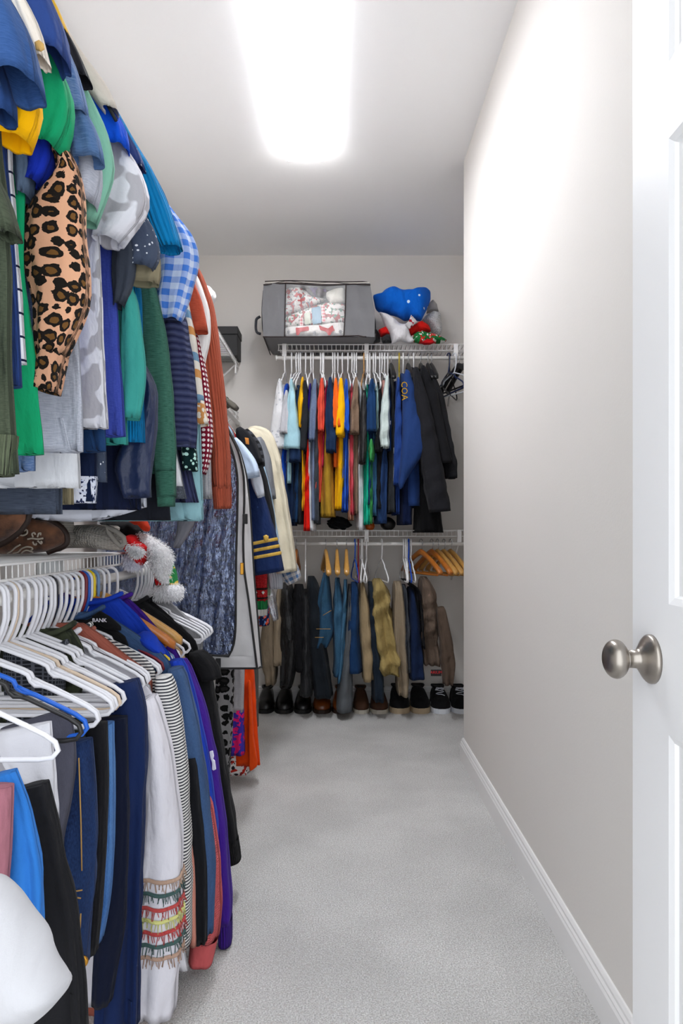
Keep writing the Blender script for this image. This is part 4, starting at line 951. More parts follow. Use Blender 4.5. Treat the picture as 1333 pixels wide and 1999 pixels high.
# ------------------------------------------------------------------ grey storage bag on the back shelf
sb = thing('storage_bag', 'grey fabric storage bag with clear window showing holiday blankets', 'storage bag', (-.11, 4.17, 2.133))
M_grey = solid('grey_nonwoven_fabric', '#77777a', .9, bump=.5, bs=45.0, var=.08)
M_brn = solid('dark_brown_binding', '#2a1d1c', .7)
Yf, Ybk = 3.985, 4.385
out = [W(*p, Yf) for p in ((514,556),(560,549),(620,551),(680,553),(722,551),(727,585),(733,625),(735,648),(730,661),(680,661),(620,660),(560,659),(515,659),(511,640),(510,600))]
out = np.array(out+[out[0]]); O, _ = resample(out, 61, 0); O = O[:-1]; O = (np.roll(O, 1, 0)+2*O+np.roll(O, -1, 0))/4
zmin = 2.1325
O[:, 2] = np.maximum(O[:, 2], zmin)
R = []
rg = np.random.default_rng(2)
for y in np.linspace(Yf, Ybk, 14):
    P = O.copy(); P[:, 1] = y; c = P.mean(0); t_ = (y-Yf)/(Ybk-Yf)
    P[:, 0] = c[0]+(P[:, 0]-c[0])*(1+.012*math.sin(math.pi*t_)); up = P[:, 2] > zmin+.02
    P[up, 2] += -.012*math.sin(math.pi*t_)+.004*np.sin(P[up, 0]*23+y*40); P[:, 2] = np.maximum(P[:, 2], zmin); R.append(P)
V, Fs = ring_mesh(np.array(R), False, True)
link_mesh('shell', V, Fs, M_grey, sb)
wl, wr2 = [(557.5,554),(556.5,600),(555.5,657.5)], [(675,554),(674,600),(671,655.5)]
Lf = [W(*p, Yf) for p in ((514.5,555),(511,605),(514,659))]; Rt = [W(*p, Yf) for p in ((722,553),(732,610),(731,660))]
def ed(pts, n=20, dy=0.0): return resample([W(*p, Yf)+np.array([0, dy, 0]) for p in pts], n, 1)[0]
def clampz(P):
    P = np.array(P); P[:, 2] = np.maximum(P[:, 2], zmin); return P
sheet('front_panel', clampz(resample(Lf, 20, 1)[0]), clampz(ed(wl)), M_grey, sb, 16, .006, 21, k=(15, 50))
sheet('front_panel', clampz(ed(wr2)), clampz(resample(Rt, 20, 1)[0]), M_grey, sb, 16, .006, 22, k=(15, 50))
sheet('window', clampz(ed(wl, 20, -.003)), clampz(ed(wr2, 20, -.003)), clear('clear_window_vinyl', .06, '#ffffff', .05, 7.0, .38), sb, 30, .0015, 23)
for nm, pts in (('binding', wl), ('binding', wr2), ('binding', ((514,556),(560,552),(600,555),(640,556.5),(690,554),(723,556))), ('binding', ((513,659),(560,658),(620,657.5),(670,656),(712,655),(715,664)))):
    v, f = wire(clampz(resample([W(*p, Yf-.007) for p in pts], 20, 1)[0]), .0032, 6); link_mesh(nm, v, f, M_brn, sb)
v, f = wire([W(*p, Yf+.02) for p in ((517,549.5),(560,547.5),(620,549.5),(680,550.5),(721.5,549.5),(722,554))], .003, 6, k=1, m=24); link_mesh('binding', v, f, M_brn, sb)
v, f = wire([W(*p, Yf+.01) for p in ((517,552),(560,550),(620,552.5),(680,553),(721.5,552))], .004, 6, k=1, m=24); link_mesh('zip_tape', v, f, solid('cream_zip_tape', '#ddd8cf', .8), sb)
v, f = wire([(O[:, 0].min()+.012, y, zmin+.002) for y in np.linspace(Yf, Ybk, 10)], .0032, 6); link_mesh('binding', v, f, M_brn, sb)
v, f = wire([W(*p, 4.15) for p in ((508,618),(500,622),(499,640),(501,650),(509,652))], .008, 6, k=1, m=14); link_mesh('handle', v, f, solid('dark_strap', '#3b3d44', .8), sb)
bl = [('white blanket with red deer folded at the bottom of the storage bag', [(290,515),(400,500),(600,490),(885,455),(880,592),(600,598),(290,600)], fab('#e4dfdb'), 4.05),
      ('patchwork holiday blanket with blue and red squares inside the bag', [(292,400),(400,360),(560,300),(700,260),(890,280),(888,450),(600,485),(400,505),(292,512)], fab('#ddd6d2','floral','#a33a3a','#5d7f6a',p=.03), 4.07),
      ('crumpled red and white throw at the upper left inside the bag', [(295,80),(420,90),(500,150),(560,210),(700,230),(560,300),(400,355),(292,390)], fab('#d8d2ce','floral','#b23a3a','#8d8d92',p=.025), 4.09),
      ('dark plum fleece at the top inside the storage bag', [(430,85),(600,95),(755,95),(740,170),(640,205),(520,195)], fab('#3b2230','floral','#4b2f66','#2a1a20',p=.05), 4.10),
      ('fluffy white fleece at the upper right inside the bag', [(700,160),(780,120),(885,90),(890,260),(740,270),(700,210)], fab('#d9d6cc'), 4.08)]
for lb, ol, m_, yy in bl:
    t = thing('blanket', lb, 'blanket', tuple(np.mean([W(*p, yy) for p in q('S', ol)], 0)), 'blankets in the storage bag')
    pillow(q('S', ol), yy, .045, 'fold', t, m_, sd(), fold=.004)
    if 'deer' in lb:
        red = fab('#b8393c', wr=.3)
        for dd in ([(395,508),(420,512),(525,498),(530,540),(440,555),(425,590),(400,588)], [(625,482),(655,500),(735,522),(765,482),(775,520),(792,540),(760,548),(742,590),(718,590),(702,552),(640,535)]):
            pillow(q('S', dd), 4.003, .004, 'deer_motif', t, red, 1, fold=0, n=44)
        gm = fab('#6a6a6e')
        for cx_, cy_ in ((320,555), (585,562), (843,550)):
            st = [(cx_+(26 if i % 2 == 0 else 9)*math.cos(i*math.pi/8), cy_+(30 if i % 2 == 0 else 10)*math.sin(i*math.pi/8)) for i in range(16)]
            pillow(q('S', st), 4.003, .003, 'snowflake_motif', t, gm, 1, fold=0, n=64)
    if 'patchwork' in lb:
        for dd, c in (([(552,312),(645,295),(655,465),(565,478)], '#7f9fb4'), ([(650,285),(685,275),(695,450),(660,462)], '#b8404a'), ([(430,415),(465,405),(472,490),(438,498)], '#b8404a'), ([(478,370),(540,350),(550,470),(488,482)], '#c9cdbd')):
            pillow(q('S', dd), 4.022, .006, 'patch', t, fab(c, 'check' if c == '#b8404a' else 'plain', '#e9d5d5', p=.018), 1, fold=0, n=40)
# ------------------------------------------------------------------ pile of holiday clothes
PG = 'holiday clothes piled on the upper back shelf'
def heap(name, label, cat, ol, Y, hd, mat, fold=.01, k='G'):
    t = thing(name, label, cat, tuple(np.mean([W(*p, Y) for p in q(k, ol)], 0)), PG)
    o = pillow(q(k, ol), Y, hd, 'folds', t, mat, sd(), fold=fold, n=96, rings=12); return t
heap('hat', 'fuzzy white hat on the right of the holiday pile', 'hat', [(740,520),(800,450),(880,410),(960,450),(985,560),(975,680),(945,715),(880,670),(830,590)], 4.22, .07, fab('#c9c9c9','knit','#dcdcdc',p=.01))
heap('hat', 'pale grey cap behind the blue fleece', 'hat', [(810,340),(870,290),(925,340),(945,420),(860,420),(800,440)], 4.27, .05, fab('#a9a6a4'))
t = heap('pajamas', 'bright blue fleece with white snowflakes on top of the pile', 'pajamas', [(168,208),(270,200),(275,180),(400,145),(560,175),(640,185),(740,130),(810,112),(858,160),(858,260),(810,380),(760,480),(735,545),(620,500),(540,520),(380,440),(260,405),(205,350)], 4.12, .10, fab('#0c63cc','splat','#d8e8fa',p=.06,q2=.24,wr=1.5), .016)
pillow(q('G',[(620,450),(665,500),(700,545),(660,570),(600,620),(545,570),(590,530)]), 4.03, .02, 'applique', t, fab('#c8c6c8','floral','#a02030','#d8d4d4',p=.03), 2, fold=.002)
heap('shirt', 'white cloth spilling to the front of the pile', 'shirt', [(240,425),(330,455),(480,540),(560,570),(610,680),(655,770),(620,792),(500,775),(390,790),(375,680),(310,570)], 4.08, .05, fab('#d9d7da',wr=1.5), .014)
heap('stocking', 'red cloth at the left of the white cloth', 'stocking', [(228,650),(320,600),(370,640),(370,700),(260,715)], 4.12, .05, fab('#cc1a18'))
heap('sweater', 'red sweater bunched under the blue fleece', 'sweater', [(560,600),(640,580),(740,535),(830,580),(855,650),(760,670),(620,700)], 4.13, .06, fab('#cf1d17'))
heap('christmas_sweater', 'green and red patterned holiday sweater at the pile front', 'sweater', [(615,700),(700,660),(760,655),(870,665),(990,710),(1045,745),(1020,780),(880,790),(700,795),(650,770)], 4.10, .05, fab('#1f7038','floral','#c22a22','#d8dcd4',p=.028))
heap('sweater', 'red sweater cuff lying on the wires under the green one', 'sweater', [(730,790),(800,745),(850,745),(900,790),(850,808),(770,806)], 4.07, .03, fab('#b8141a'))
heap('gloves', 'black gloves heaped beside the storage bag', 'gloves', [(90,770),(110,680),(190,600),(230,640),(260,700),(255,770),(180,792)], 4.13, .06, fab('#202022',rough=.6))
heap('hat', 'charcoal knit hat between red and white cloths', 'hat', [(262,730),(330,680),(365,690),(390,780),(280,792)], 4.09, .04, fab('#2c2c2e','knit','#3a3a3c',p=.008))

# ------------------------------------------------------------------ upper back rack
YN = 3.93
GBU = 'shirts on the upper back rack'; GBL = 'trousers on the lower back rack'
def BS(name, label, cat, mat, body, sleeve=None, hd=.185, sY=None, shd=.05, cuff=None, k=6, ramp=.09, yaw=0.0, group=GBU, fold=.006, yn=YN, rz=2.05, sround=.018, n=24, cross=.22):
    body = [(body[0][0], body[0][1], body[0][2]*.65)]+list(body[1:])
    if sleeve: sleeve = [(sleeve[0][0], sleeve[0][1], sleeve[0][2]*.5)]+list(sleeve[1:])
    b = q(k, body)
    root = thing(name, label, cat, (W(b[0][0], b[0][1], yn)[0], YS, rz), group)
    tube(b, yn, hd, 'body', root, mat, sd(), horiz=True, ramp=ramp, yc=YS+.0, fold=fold, n=n+8, wave=.0, e=.7, cross=cross, step=.022, thin0=.75)
    if sleeve:
        tube(q(k, sleeve), sY or yn-.03, shd, 'sleeve', root, mat, sd(), fold=.009, n=n, cross=.45, wave=.006, round0=sround, e=.7, thin0=.8, hz=.6)
        if cuff is not None: band(tube.P, .93, 1.0, .003, 'cuff', root, cuff)
    return root
B_ = BS
B_('polo_shirt','white patterned polo at the left end of the rack','shirt',fab('#dcdcde','splat','#b6b8bf',p=.03,q2=.4),[(150,250,50),(150,400,60),(140,800,65),(140,1060,55)],[(148,260,40),(145,420,70),(130,600,95),(132,690,95)])
B_('t_shirt','pale grey tee with wide sleeve beside the white polo','shirt',fab('#bdbdc2'),[(178,300,30),(170,700,45),(165,1080,40)],[(190,330,30),(185,480,65),(182,600,75)],sY=3.885)
B_('t_shirt','vivid blue tee between white polo and light blue tee','shirt',fab('#1450c8'),[(178,245,30),(176,420,32),(165,800,40),(175,1100,28)])
B_('t_shirt','light sky-blue tee with drooping sleeve','shirt',fab('#a4cdd9'),[(215,245,35),(215,420,45),(205,700,50),(205,900,40)],[(220,260,30),(222,450,65),(228,600,95),(222,690,100)],sY=3.88)
B_('polo_shirt','navy polo right of the light blue tee','shirt',fab('#1d3050'),[(212,240,30),(212,600,50),(205,900,65),(210,1160,50)],[(240,600,40),(242,700,75),(240,770,75)])
B_('t_shirt','dark teal-navy tee left of the first yellow sleeve','shirt',fab('#1c3a5e'),[(250,255,35),(250,600,40),(245,1000,60),(240,1140,60)])
B_('t_shirt','golden yellow tee near the left end','shirt',fab('#e9ae12'),[(290,245,30),(282,600,30),(288,800,30),(285,1070,25)],[(290,250,30),(280,400,40),(270,560,22)])
B_('t_shirt','red shirt with a long bright hem','shirt',fab('#dd2216'),[(318,600,25),(315,900,35),(312,1195,48)],ramp=.02)
B_('t_shirt','charcoal tee with dark sleeve right of the yellow one','shirt',fab('#26282c'),[(300,255,35),(295,500,50),(265,900,60),(262,1150,50)],[(305,270,40),(298,480,60),(287,700,48)])
B_('t_shirt','white tee with a hem beside the red one','shirt',fab('#d9dade'),[(330,500,30),(335,800,30),(348,1195,34)],ramp=.02)
B_('t_shirt','violet tee seen as a thin strip','shirt',fab('#3a1ea0'),[(328,245,18),(326,450,16),(324,620,12)],hd=.2)
B_('polo_shirt','slate heather polo left of the coral tee','shirt',fab('#5a6a88','heather','#74829c'),[(362,240,45),(355,500,45),(350,900,40),(355,1130,40)],[(365,260,45),(352,450,55),(345,640,40)])
B_('t_shirt','dark grey heather tee behind the slate polo','shirt',fab('#3c4046','heather','#50545a'),[(378,300,30),(372,600,40),(370,1150,50)])
B_('t_shirt','coral red tee with long wrinkled body','shirt',fab('#e0523e'),[(405,245,40),(400,500,45),(395,800,50),(375,1015,62)],[(408,255,40),(402,430,48),(402,585,34)])
B_('shirt','magenta shirt sliver right of the coral tee','shirt',fab('#b81a48'),[(434,225,14),(425,500,18),(412,800,20)],hd=.2)
B_('polo_shirt','mustard brown polo with a long hem','shirt',fab('#b28a2c'),[(440,380,30),(440,680,80),(435,850,95),(440,1105,102)],ramp=.03)
B_('polo_shirt','dark navy polo above the mustard one','shirt',fab('#1c2f4d'),[(462,238,50),(462,400,55),(470,600,60),(478,690,50)],[(460,250,45),(458,450,60),(464,600,66),(464,710,62)],sY=3.885)
B_('t_shirt','orange tee with a cuffed sleeve','shirt',fab('#ee6a22'),[(492,250,30),(492,500,35),(490,800,30)],[(493,255,30),(492,400,45),(508,560,72)],sY=3.89)
B_('t_shirt','bright yellow tee with long body in the middle','shirt',fab('#f0b20c'),[(525,245,45),(525,500,50),(520,800,68),(510,1058,52)],[(525,255,40),(525,430,55),(520,610,62)],sY=3.885)
B_('t_shirt','cobalt blue tee right of the yellow one','shirt',fab('#2a5cc4'),[(555,250,30),(556,500,35),(552,800,40),(550,1070,44)],[(557,260,30),(558,430,40),(562,585,24)])
B_('t_shirt','rose pink tee between blue and brown tees','shirt',fab('#d0505c'),[(592,245,25),(590,500,30),(590,800,40),(594,1095,30)])
B_('t_shirt','peach tee hem beside the rose one','shirt',fab('#d49a80'),[(575,600,25),(580,900,25),(590,1125,36)],ramp=.02)
B_('t_shirt','brown heather tee with rolled sleeve','shirt',fab('#77604e','heather','#8a7462'),[(618,240,45),(615,500,50),(618,800,42),(622,1088,40)],[(618,250,40),(612,430,55),(611,595,60)],sY=3.885)
B_('t_shirt','light grey heather tee with the lowest white hem','shirt',fab('#c9ccd0'),[(648,235,30),(648,500,30),(648,900,48),(647,1190,50)])
r = B_('jacket','jacket with a shiny black leather sleeve and white shoulder','jacket',fab('#d6d6d8'),[(668,240,26),(668,500,30),(665,760,30)])
tube(q(6,[(668,330,30),(665,500,45),(662,680,48),(656,780,42)]), 3.885, .045, 'sleeve', r, fab('#18181a',rough=.3), sd(), fold=.008, round0=.02)
B_('t_shirt','turquoise tee beside the leather sleeve','shirt',fab('#19b594'),[(690,250,28),(690,600,45),(688,900,40),(688,1155,42)])
B_('polo_shirt','deep blue polo overlapping the turquoise tee','shirt',fab('#1b3a64'),[(712,250,50),(712,500,60),(712,800,50),(712,1030,52)],[(715,260,45),(712,420,60),(712,585,66)],sY=3.885)
B_('t_shirt','leaf green tee with a bunched sleeve','shirt',fab('#3f9a52'),[(712,600,25),(712,900,25),(714,1150,26)],[(712,630,35),(714,700,42),(715,765,25)],ramp=.02)
B_('t_shirt','steel blue tee right of the turquoise one','shirt',fab('#3f6d92'),[(736,240,25),(738,600,35),(738,900,38),(738,1100,30)])
B_('t_shirt','pale aqua tee seen as a narrow strip','shirt',fab('#b7d2d2'),[(752,240,22),(750,500,25),(748,650,22)])
B_('t_shirt','black tee with a twisted sleeve in the right half','shirt',fab('#18191c'),[(768,235,28),(766,600,40),(765,900,40),(770,1060,40)],[(765,560,40),(762,640,55),(760,710,40)])
B_('t_shirt','dusty pink tee neck showing a red lining','shirt',fab('#e0a69c'),[(797,222,30),(797,320,36),(795,420,24)],hd=.17)
B_('t_shirt','pale mint-grey tee with a wide sleeve','shirt',fab('#c0cfcb','heather','#cfdbd7'),[(808,245,35),(800,500,50),(795,650,45)],[(810,240,35),(800,430,60),(795,600,62),(795,680,55)],sY=3.885)
B_('denim_shirt','dark denim shirt with visible side seam','shirt',fab('#1f3660','denim','#2e4a78'),[(800,640,40),(792,800,66),(782,1000,76),(780,1148,78)],ramp=.03)
B_('shirt','navy shirt sliver left of the charcoal sweater','shirt',fab('#1f3c70'),[(827,208,22),(830,500,20),(826,700,18)])
B_('sweater','charcoal sweater with small white logo','sweater',fab('#333538'),[(850,210,40),(848,500,48),(845,800,50),(845,1080,55)])
r = _roots[-1]; pillow(q(6,[(822,510),(835,512),(834,538),(823,536)]), 3.905, .006, 'logo', r, Mwp, fold=0)
B_('t_shirt','white tee corner under the blue hoodie','shirt',fab('#d8d8dc'),[(852,650,22),(850,800,28),(850,885,22)],ramp=.02)
B_('hoodie','royal blue hoodie left of the lettered jacket','hoodie',fab('#233f80'),[(880,230,40),(878,500,50),(875,800,50),(880,1090,30)],[(878,250,35),(882,500,50),(880,750,55),(872,915,42)],sY=3.90)
r = B_('jacket','navy jacket with yellow lettering and a wide angled sleeve','jacket',fab('#243d72',weave=.4,wr=.7),[(925,180,60),(930,300,70),(960,600,110),(965,860,130),(970,1040,125)],hd=.2)
pillow(q(6,[(925,185),(950,200),(1000,380),(1080,655),(1000,770),(930,880),(895,950),(880,930),(905,600),(905,300)]), 3.86, .05, 'sleeve', r, fab('#243d72',weave=.4,wr=.7), 4, fold=.006)
text_mesh('lettering', 'COA', .046, W(*q(6,[(899,268)])[0], 3.80), (math.radians(90), math.radians(88), 0), fab('#eab410'), r, align='LEFT')
B_('jacket','navy jacket hem with short tail below the lettered jacket','jacket',fab('#131f40'),[(935,800,80),(935,1000,85),(935,1155,80)],ramp=.02)
B_('blazer','black blazer with long sleeve in front of the other blazers','blazer',fab('#232327',weave=.5),[(978,140,35),(1000,260,70),(1050,600,110),(1090,850,120),(1110,1000,110)],[(985,190,50),(1020,400,95),(1070,700,130),(1125,1000,150),(1140,1075,148)],shd=.07,sY=3.87)
B_('blazer','black blazer in the middle of the three dark blazers','blazer',fab('#1f1f22',weave=.5),[(1022,165,35),(1040,260,60),(1090,600,90),(1120,850,90)],[(1030,180,50),(1075,350,95),(1125,600,95),(1175,780,80)],sY=3.92,shd=.06)
B_('blazer','black blazer at the right end with a button on its cuff','blazer',fab('#222225',weave=.5),[(1072,195,35),(1090,300,60),(1130,600,80),(1160,800,70)],[(1078,205,45),(1120,360,80),(1165,600,85),(1205,800,80),(1205,870,70)],sY=3.97,shd=.06)
B_('skirt','black skirt with flared hem behind the blazers','skirt',fab('#0f0f11'),[(1070,800,90),(1080,1000,140),(1090,1205,178)],ramp=.02)

# hangers of the upper back rack
WHB = 'white plastic hanger hook on the upper back rod'; GHB = 'white hangers on the upper back rod'
def hb(x, col='#ededee', label=WHB, group=GHB, z=2.0645, k=6, yaw=None, sc=1.0):
    X = (q(k, [(x, 0)])[0][0]-CX)*YS/F
    plastic_hanger(label, col, (X, YS, z), -math.pi/2+(rnd.uniform(-.12, .12) if yaw is None else yaw), 0, group, sc=sc)
_no[0] = 0
for x in (178,220,250,265,276,305,340,352,398,410,419,475,487,505,535,567,592,606,622,683,693,704,725,737,765,777,795,815,910,975): hb(x, label='white plastic hanger hook, %s from the left on the upper back rod' % ORD[_no[0]]); _no[0] += 1
hb(668, '#b98a54', 'tan plastic hanger hook in the middle of the upper back rod', None)
hb(886, '#b9a21c', 'yellow corded hanger hook above the blue hoodie', None)
hb(1190, '#1d2b55', 'dark navy empty hanger at the right of the upper back rod', None, yaw=.25)
hb(1200, '#1b1b1d', 'black empty hanger leaning beside the navy one', None, yaw=-.35)
hb(1226, '#dfe3ea', 'white empty hanger at the right end of the upper back rod', None, yaw=.5)
M_steel = solid('steel_wire', '#b9bcc0', .25, 1.0)
def suit_hanger(label, x, z, matw, k=6, yaw=0.0, group=None, cat='hanger', name='wooden_hanger', bar=True, tilt=0.0):
    X = (q(k, [(x, 0)])[0][0]-CX)*YS/F
    t = thing(name, label, cat, (X, YS, z), group)
    c_, s_ = math.cos(-math.pi/2+yaw), math.sin(-math.pi/2+yaw)
    def L(o, a, zz): return np.array([X+o*c_-a*s_, YS+o*s_+a*c_, z+zz])
    hk = [L(-.018, 0, -.012)]+[L(.018*math.cos(a), 0, .018*math.sin(a)-.004) for a in np.linspace(math.pi, -.2, 11)]+[L(.012, 0, -.04), L(0, 0, -.058), L(0, 0, -.075)]
    v, f = wire(hk, .0021, 6, k=1, m=24); link_mesh('hook', v, f, M_steel, t)
    R = []
    for s in np.linspace(-1, 1, 25):
        o = .215*s; zz = -.072-.10*abs(s)**1.25+.012*math.cos(s*math.pi/2); h = .017-.004*abs(s); w = .009+.007*abs(s)**2
        if abs(s) > .96: h *= .75; w *= .75
        R.append([L(o, w, zz+h*.6), L(o, w*.5, zz+h), L(o, -w*.5, zz+h), L(o, -w, zz+h*.6), L(o, -w, zz-h*.7), L(o, -w*.5, zz-h), L(o, w*.5, zz-h), L(o, w, zz-h*.7)])
    v, f = ring_mesh(np.array(R), True, True); link_mesh('shoulder_bar', v, f, matw, t)
    if bar:
        v, f = wire([L(-.19, 0, -.172), L(-.18, 0, -.185), L(.18, 0, -.185), L(.19, 0, -.172)], .0055, 8); link_mesh('trouser_bar', v, f, matw, t)
    return t
def wood(c1, c2):
    t = NT('varnished_wood'); co = t.n('TexCoord').outputs['Object']
    n_ = t.noise(t.scale(co, 120, 12, 120), 1.0, 3.0)
    t.put(t.b.inputs['Base Color'], t.mix(n_, lin(c1), lin(c2))); t.b.inputs['Roughness'].default_value = .35; t.b.inputs['Coat Weight'].default_value = .3; return t.m
M_w1, M_w2 = wood('#a85a16', '#c87a2c'), wood('#b9853c', '#d8a65a')
M_bh = solid('black_hanger_plastic', '#161618', .4)
for x, lb in ((835, 'hanger with steel hook over the charcoal sweater'), (940, 'hanger with steel hook over the lettered jacket'), (1018, 'hanger with steel hook over the middle blazer'), (1062, 'hanger with steel hook over the right blazer'), (1084, 'hanger with steel hook and broad black end')):
    suit_hanger('black suit '+lb, x, 2.0645, M_bh, name='suit_hanger', bar=False)
suit_hanger('black suit hanger hanging empty against the right wall edge', 1252, 2.0645, M_bh, yaw=.35, name='suit_hanger')
suit_hanger('black suit hanger partly hidden behind the right wall corner', 1285, 2.0645, M_bh, yaw=.3, name='suit_hanger')

# ------------------------------------------------------------------ lower back rack
def BT(name, label, cat, mat, body, hd=.15, **kw):
    kw.setdefault('ramp', .035); kw.setdefault('fold', .007); kw.setdefault('cross', .38)
    return BS(name, label, cat, mat, body, hd=hd, k=7, group=GBL, rz=.982, **kw)
BT('trousers','tan trousers at the far left of the lower back rack','trousers',fab('#9c8c76'),[(185,450,30),(178,650,60),(178,800,70),(178,922,60)])
BT('trousers','crumpled beige trousers with a dark waistband at far left','trousers',fab('#8f806c'),[(120,520,50),(118,700,90),(110,850,110),(130,1050,60)],yn=3.88)
BT('trousers','black leather trousers beside the tan pair','trousers',fab('#131315',rough=.4,wr=1.8),[(230,430,80),(240,600,110),(248,800,115),(240,960,100),(230,1045,80)])
BT('trousers','black trousers left of the white hanger','trousers',fab('#18181b',wr=1.6),[(300,440,80),(308,650,95),(312,850,90),(315,955,75)])
BT('jacket','black jacket with crinkled sleeve beside the white hanger','jacket',fab('#16171b',rough=.6,wr=1.8),[(345,470,50),(345,600,70),(345,800,70),(350,1000,75),(350,1105,80)])
BT('trousers','dark slate trousers rounded over a hanger','trousers',fab('#1d2228'),[(378,388,60),(395,470,85),(405,700,95),(430,900,110),(455,1110,115)],yn=3.96)
BT('jeans','blue jeans with a waistband loop on the leftmost of three wooden hangers','jeans',fab('#1d3a56','denim','#3a627e'),[(470,368,50),(462,500,85),(460,620,110),(470,730,120),(440,812,85)])
r = _roots[-1]
for pts in ([(415,690),(500,690)], [(455,610),(505,580)], [(408,740),(460,740)]):
    v, f = wire([W(*p, 3.905) for p in q(7, pts)], .0016, 5); link_mesh('stitching', v, f, fab('#b08a50'), r)
BT('jeans','blue jeans hanging in the middle of the denim pairs','jeans',fab('#234562','denim','#45708e'),[(540,400,40),(545,560,65),(552,760,80),(560,900,85),(545,985,70)])
BT('jeans','narrow blue jeans right of the other denim pairs','jeans',fab('#27506e','denim','#4f7a98'),[(590,410,30),(585,560,36),(575,720,45),(570,900,50),(560,1020,45)])
BT('trousers','grey trousers with a leg reaching down to the carpet','trousers',fab('#5c6064'),[(615,440,25),(612,700,45),(598,950,70),(585,1100,100),(582,1205,100)],yn=3.92)
BT('trousers','navy blue trousers right of the grey leg','trousers',fab('#1c3a62'),[(645,425,60),(640,600,80),(638,800,90),(645,965,102)])
BT('trousers','khaki trousers with a creased cuff','trousers',fab('#a08c6c'),[(690,430,45),(702,560,75),(715,760,90),(730,900,90),(728,1015,70)])
BT('trousers','dark blue-grey trousers behind the khaki pairs','trousers',fab('#222c38'),[(740,420,40),(760,800,60),(785,1000,75),(790,1130,72)],yn=3.97)
BT('trousers','crumpled olive-khaki cargo trousers in the middle','trousers',fab('#a8935e',wr=2.),[(790,408,70),(802,470,120),(800,580,140),(825,750,150),(850,880,150),(862,995,130)],yn=3.88,fold=.02,cross=.7)
BT('trousers','taupe trousers folded with a long straight leg','trousers',fab('#93846f'),[(910,420,70),(918,600,85),(925,850,85),(940,1000,80),(940,1105,65)])
BT('trousers','slate grey trousers seen as a strip','trousers',fab('#43474f'),[(950,440,30),(962,700,36),(968,960,34)])
BT('trousers','dark navy trousers right of the slate strip','trousers',fab('#1b2a4a'),[(990,455,50),(1005,650,80),(1015,850,92),(1022,1005,100)])
BT('shirt','black shirt draped over the hangers beside navy trousers','shirt',fab('#17171a'),[(940,400,50),(1020,460,40),(1035,600,30),(1045,800,26)],yn=4.0)
r = BT('trousers','brown work trousers with a red and black tag','trousers',fab('#6a5a4e',wr=1.8),[(1075,395,60),(1095,480,105),(1102,620,115),(1105,780,110),(1120,930,95)],yn=3.9,fold=.015,cross=.6)
tube(q(7,[(1150,560,50),(1180,750,75),(1195,900,85),(1192,1015,52)]), 3.95, .05, 'leg', r, fab('#5c4d42',wr=1.8), sd(), fold=.01, round0=.03)
c0 = W(*q(7,[(1125,950)])[0], 3.80)
bbox('tag', c0[0]-.028, c0[0]+.028, c0[1], c0[1]+.004, c0[2]-.017, c0[2]+.017, solid('black_tag', '#141112', .6), r, .001)
text_mesh('lettering', 'ARIUM', .021, (c0[0], c0[1]-.001, c0[2]-.004), (math.pi/2, 0, 0), solid('red_print', '#d8202a', .6), r)
HB2 = 'white plastic hanger on the lower back rod'; GH2 = 'white hangers on the lower back rod'
def hb2(x, col='#ededee', label=HB2, group=GH2, yaw=None): hb(x, col, label, group, .9965, 7, yaw)
_no[0] = 0
for x in (352, 680, 690, 714, 802, 930, 942, 952, 975): hb2(x, label='white plastic hanger, %s from the left on the lower back rod' % ORD[_no[0]]); _no[0] += 1
hb2(644, '#1c56c0', 'blue plastic hanger above the navy trousers', None)
hb2(664, '#8a1a24', 'dark red plastic hanger beside the blue one', None)
hb2(962, '#1450c8', 'blue plastic hanger among white ones right of centre', None)
GW = 'wooden hangers on the lower back rod'
suit_hanger('red-brown wooden hanger at the left end of the lower back rod', 298, .9965, M_w1, k=7, group=GW)
suit_hanger('honey wooden hanger over the leftmost jeans', 472, .9965, M_w2, k=7, yaw=.10, group=GW)
suit_hanger('honey wooden hanger over the middle jeans', 538, .9965, M_w2, k=7, yaw=.02, group=GW)
suit_hanger('honey wooden hanger over the narrow jeans', 594, .9965, M_w2, k=7, yaw=0, group=GW)
suit_hanger('orange-brown wooden hanger over the brown work trousers', 1035, .9965, M_w1, k=7, yaw=.42, group=GW)
suit_hanger('orange-brown wooden hanger second from the work trousers', 1098, .9965, M_w1, k=7, yaw=.38, group=GW)
suit_hanger('empty honey wooden hanger right of the orange-brown pair', 1132, .9965, M_w2, k=7, yaw=.36, group=GW)
suit_hanger('empty honey wooden hanger near the right wall corner', 1170, .9965, M_w2, k=7, yaw=.34, group=GW)
suit_hanger('empty honey wooden hanger closest to the right wall corner', 1210, .9965, M_w2, k=7, yaw=.32, group=GW)
# wooden hangers on the lower left rack
def left_wood(label, Y, mat, yaw=0.0):
    t = suit_hanger(label, 0, 0, mat, k=0, yaw=math.pi/2+yaw)
    for c in t.children:
        me = c.data; co = np.empty(len(me.vertices)*3); me.vertices.foreach_get('co', co); co = co.reshape(-1, 3)
        me.vertices.foreach_set('co', co.ravel())
    t.location = (XROD, Y, .9365)
left_wood('orange-brown wooden hanger by the lettered black tee', 1.764, M_w1, .03)
left_wood('honey wooden hanger inside the purple sweatshirt', 1.845, M_w2, .0)

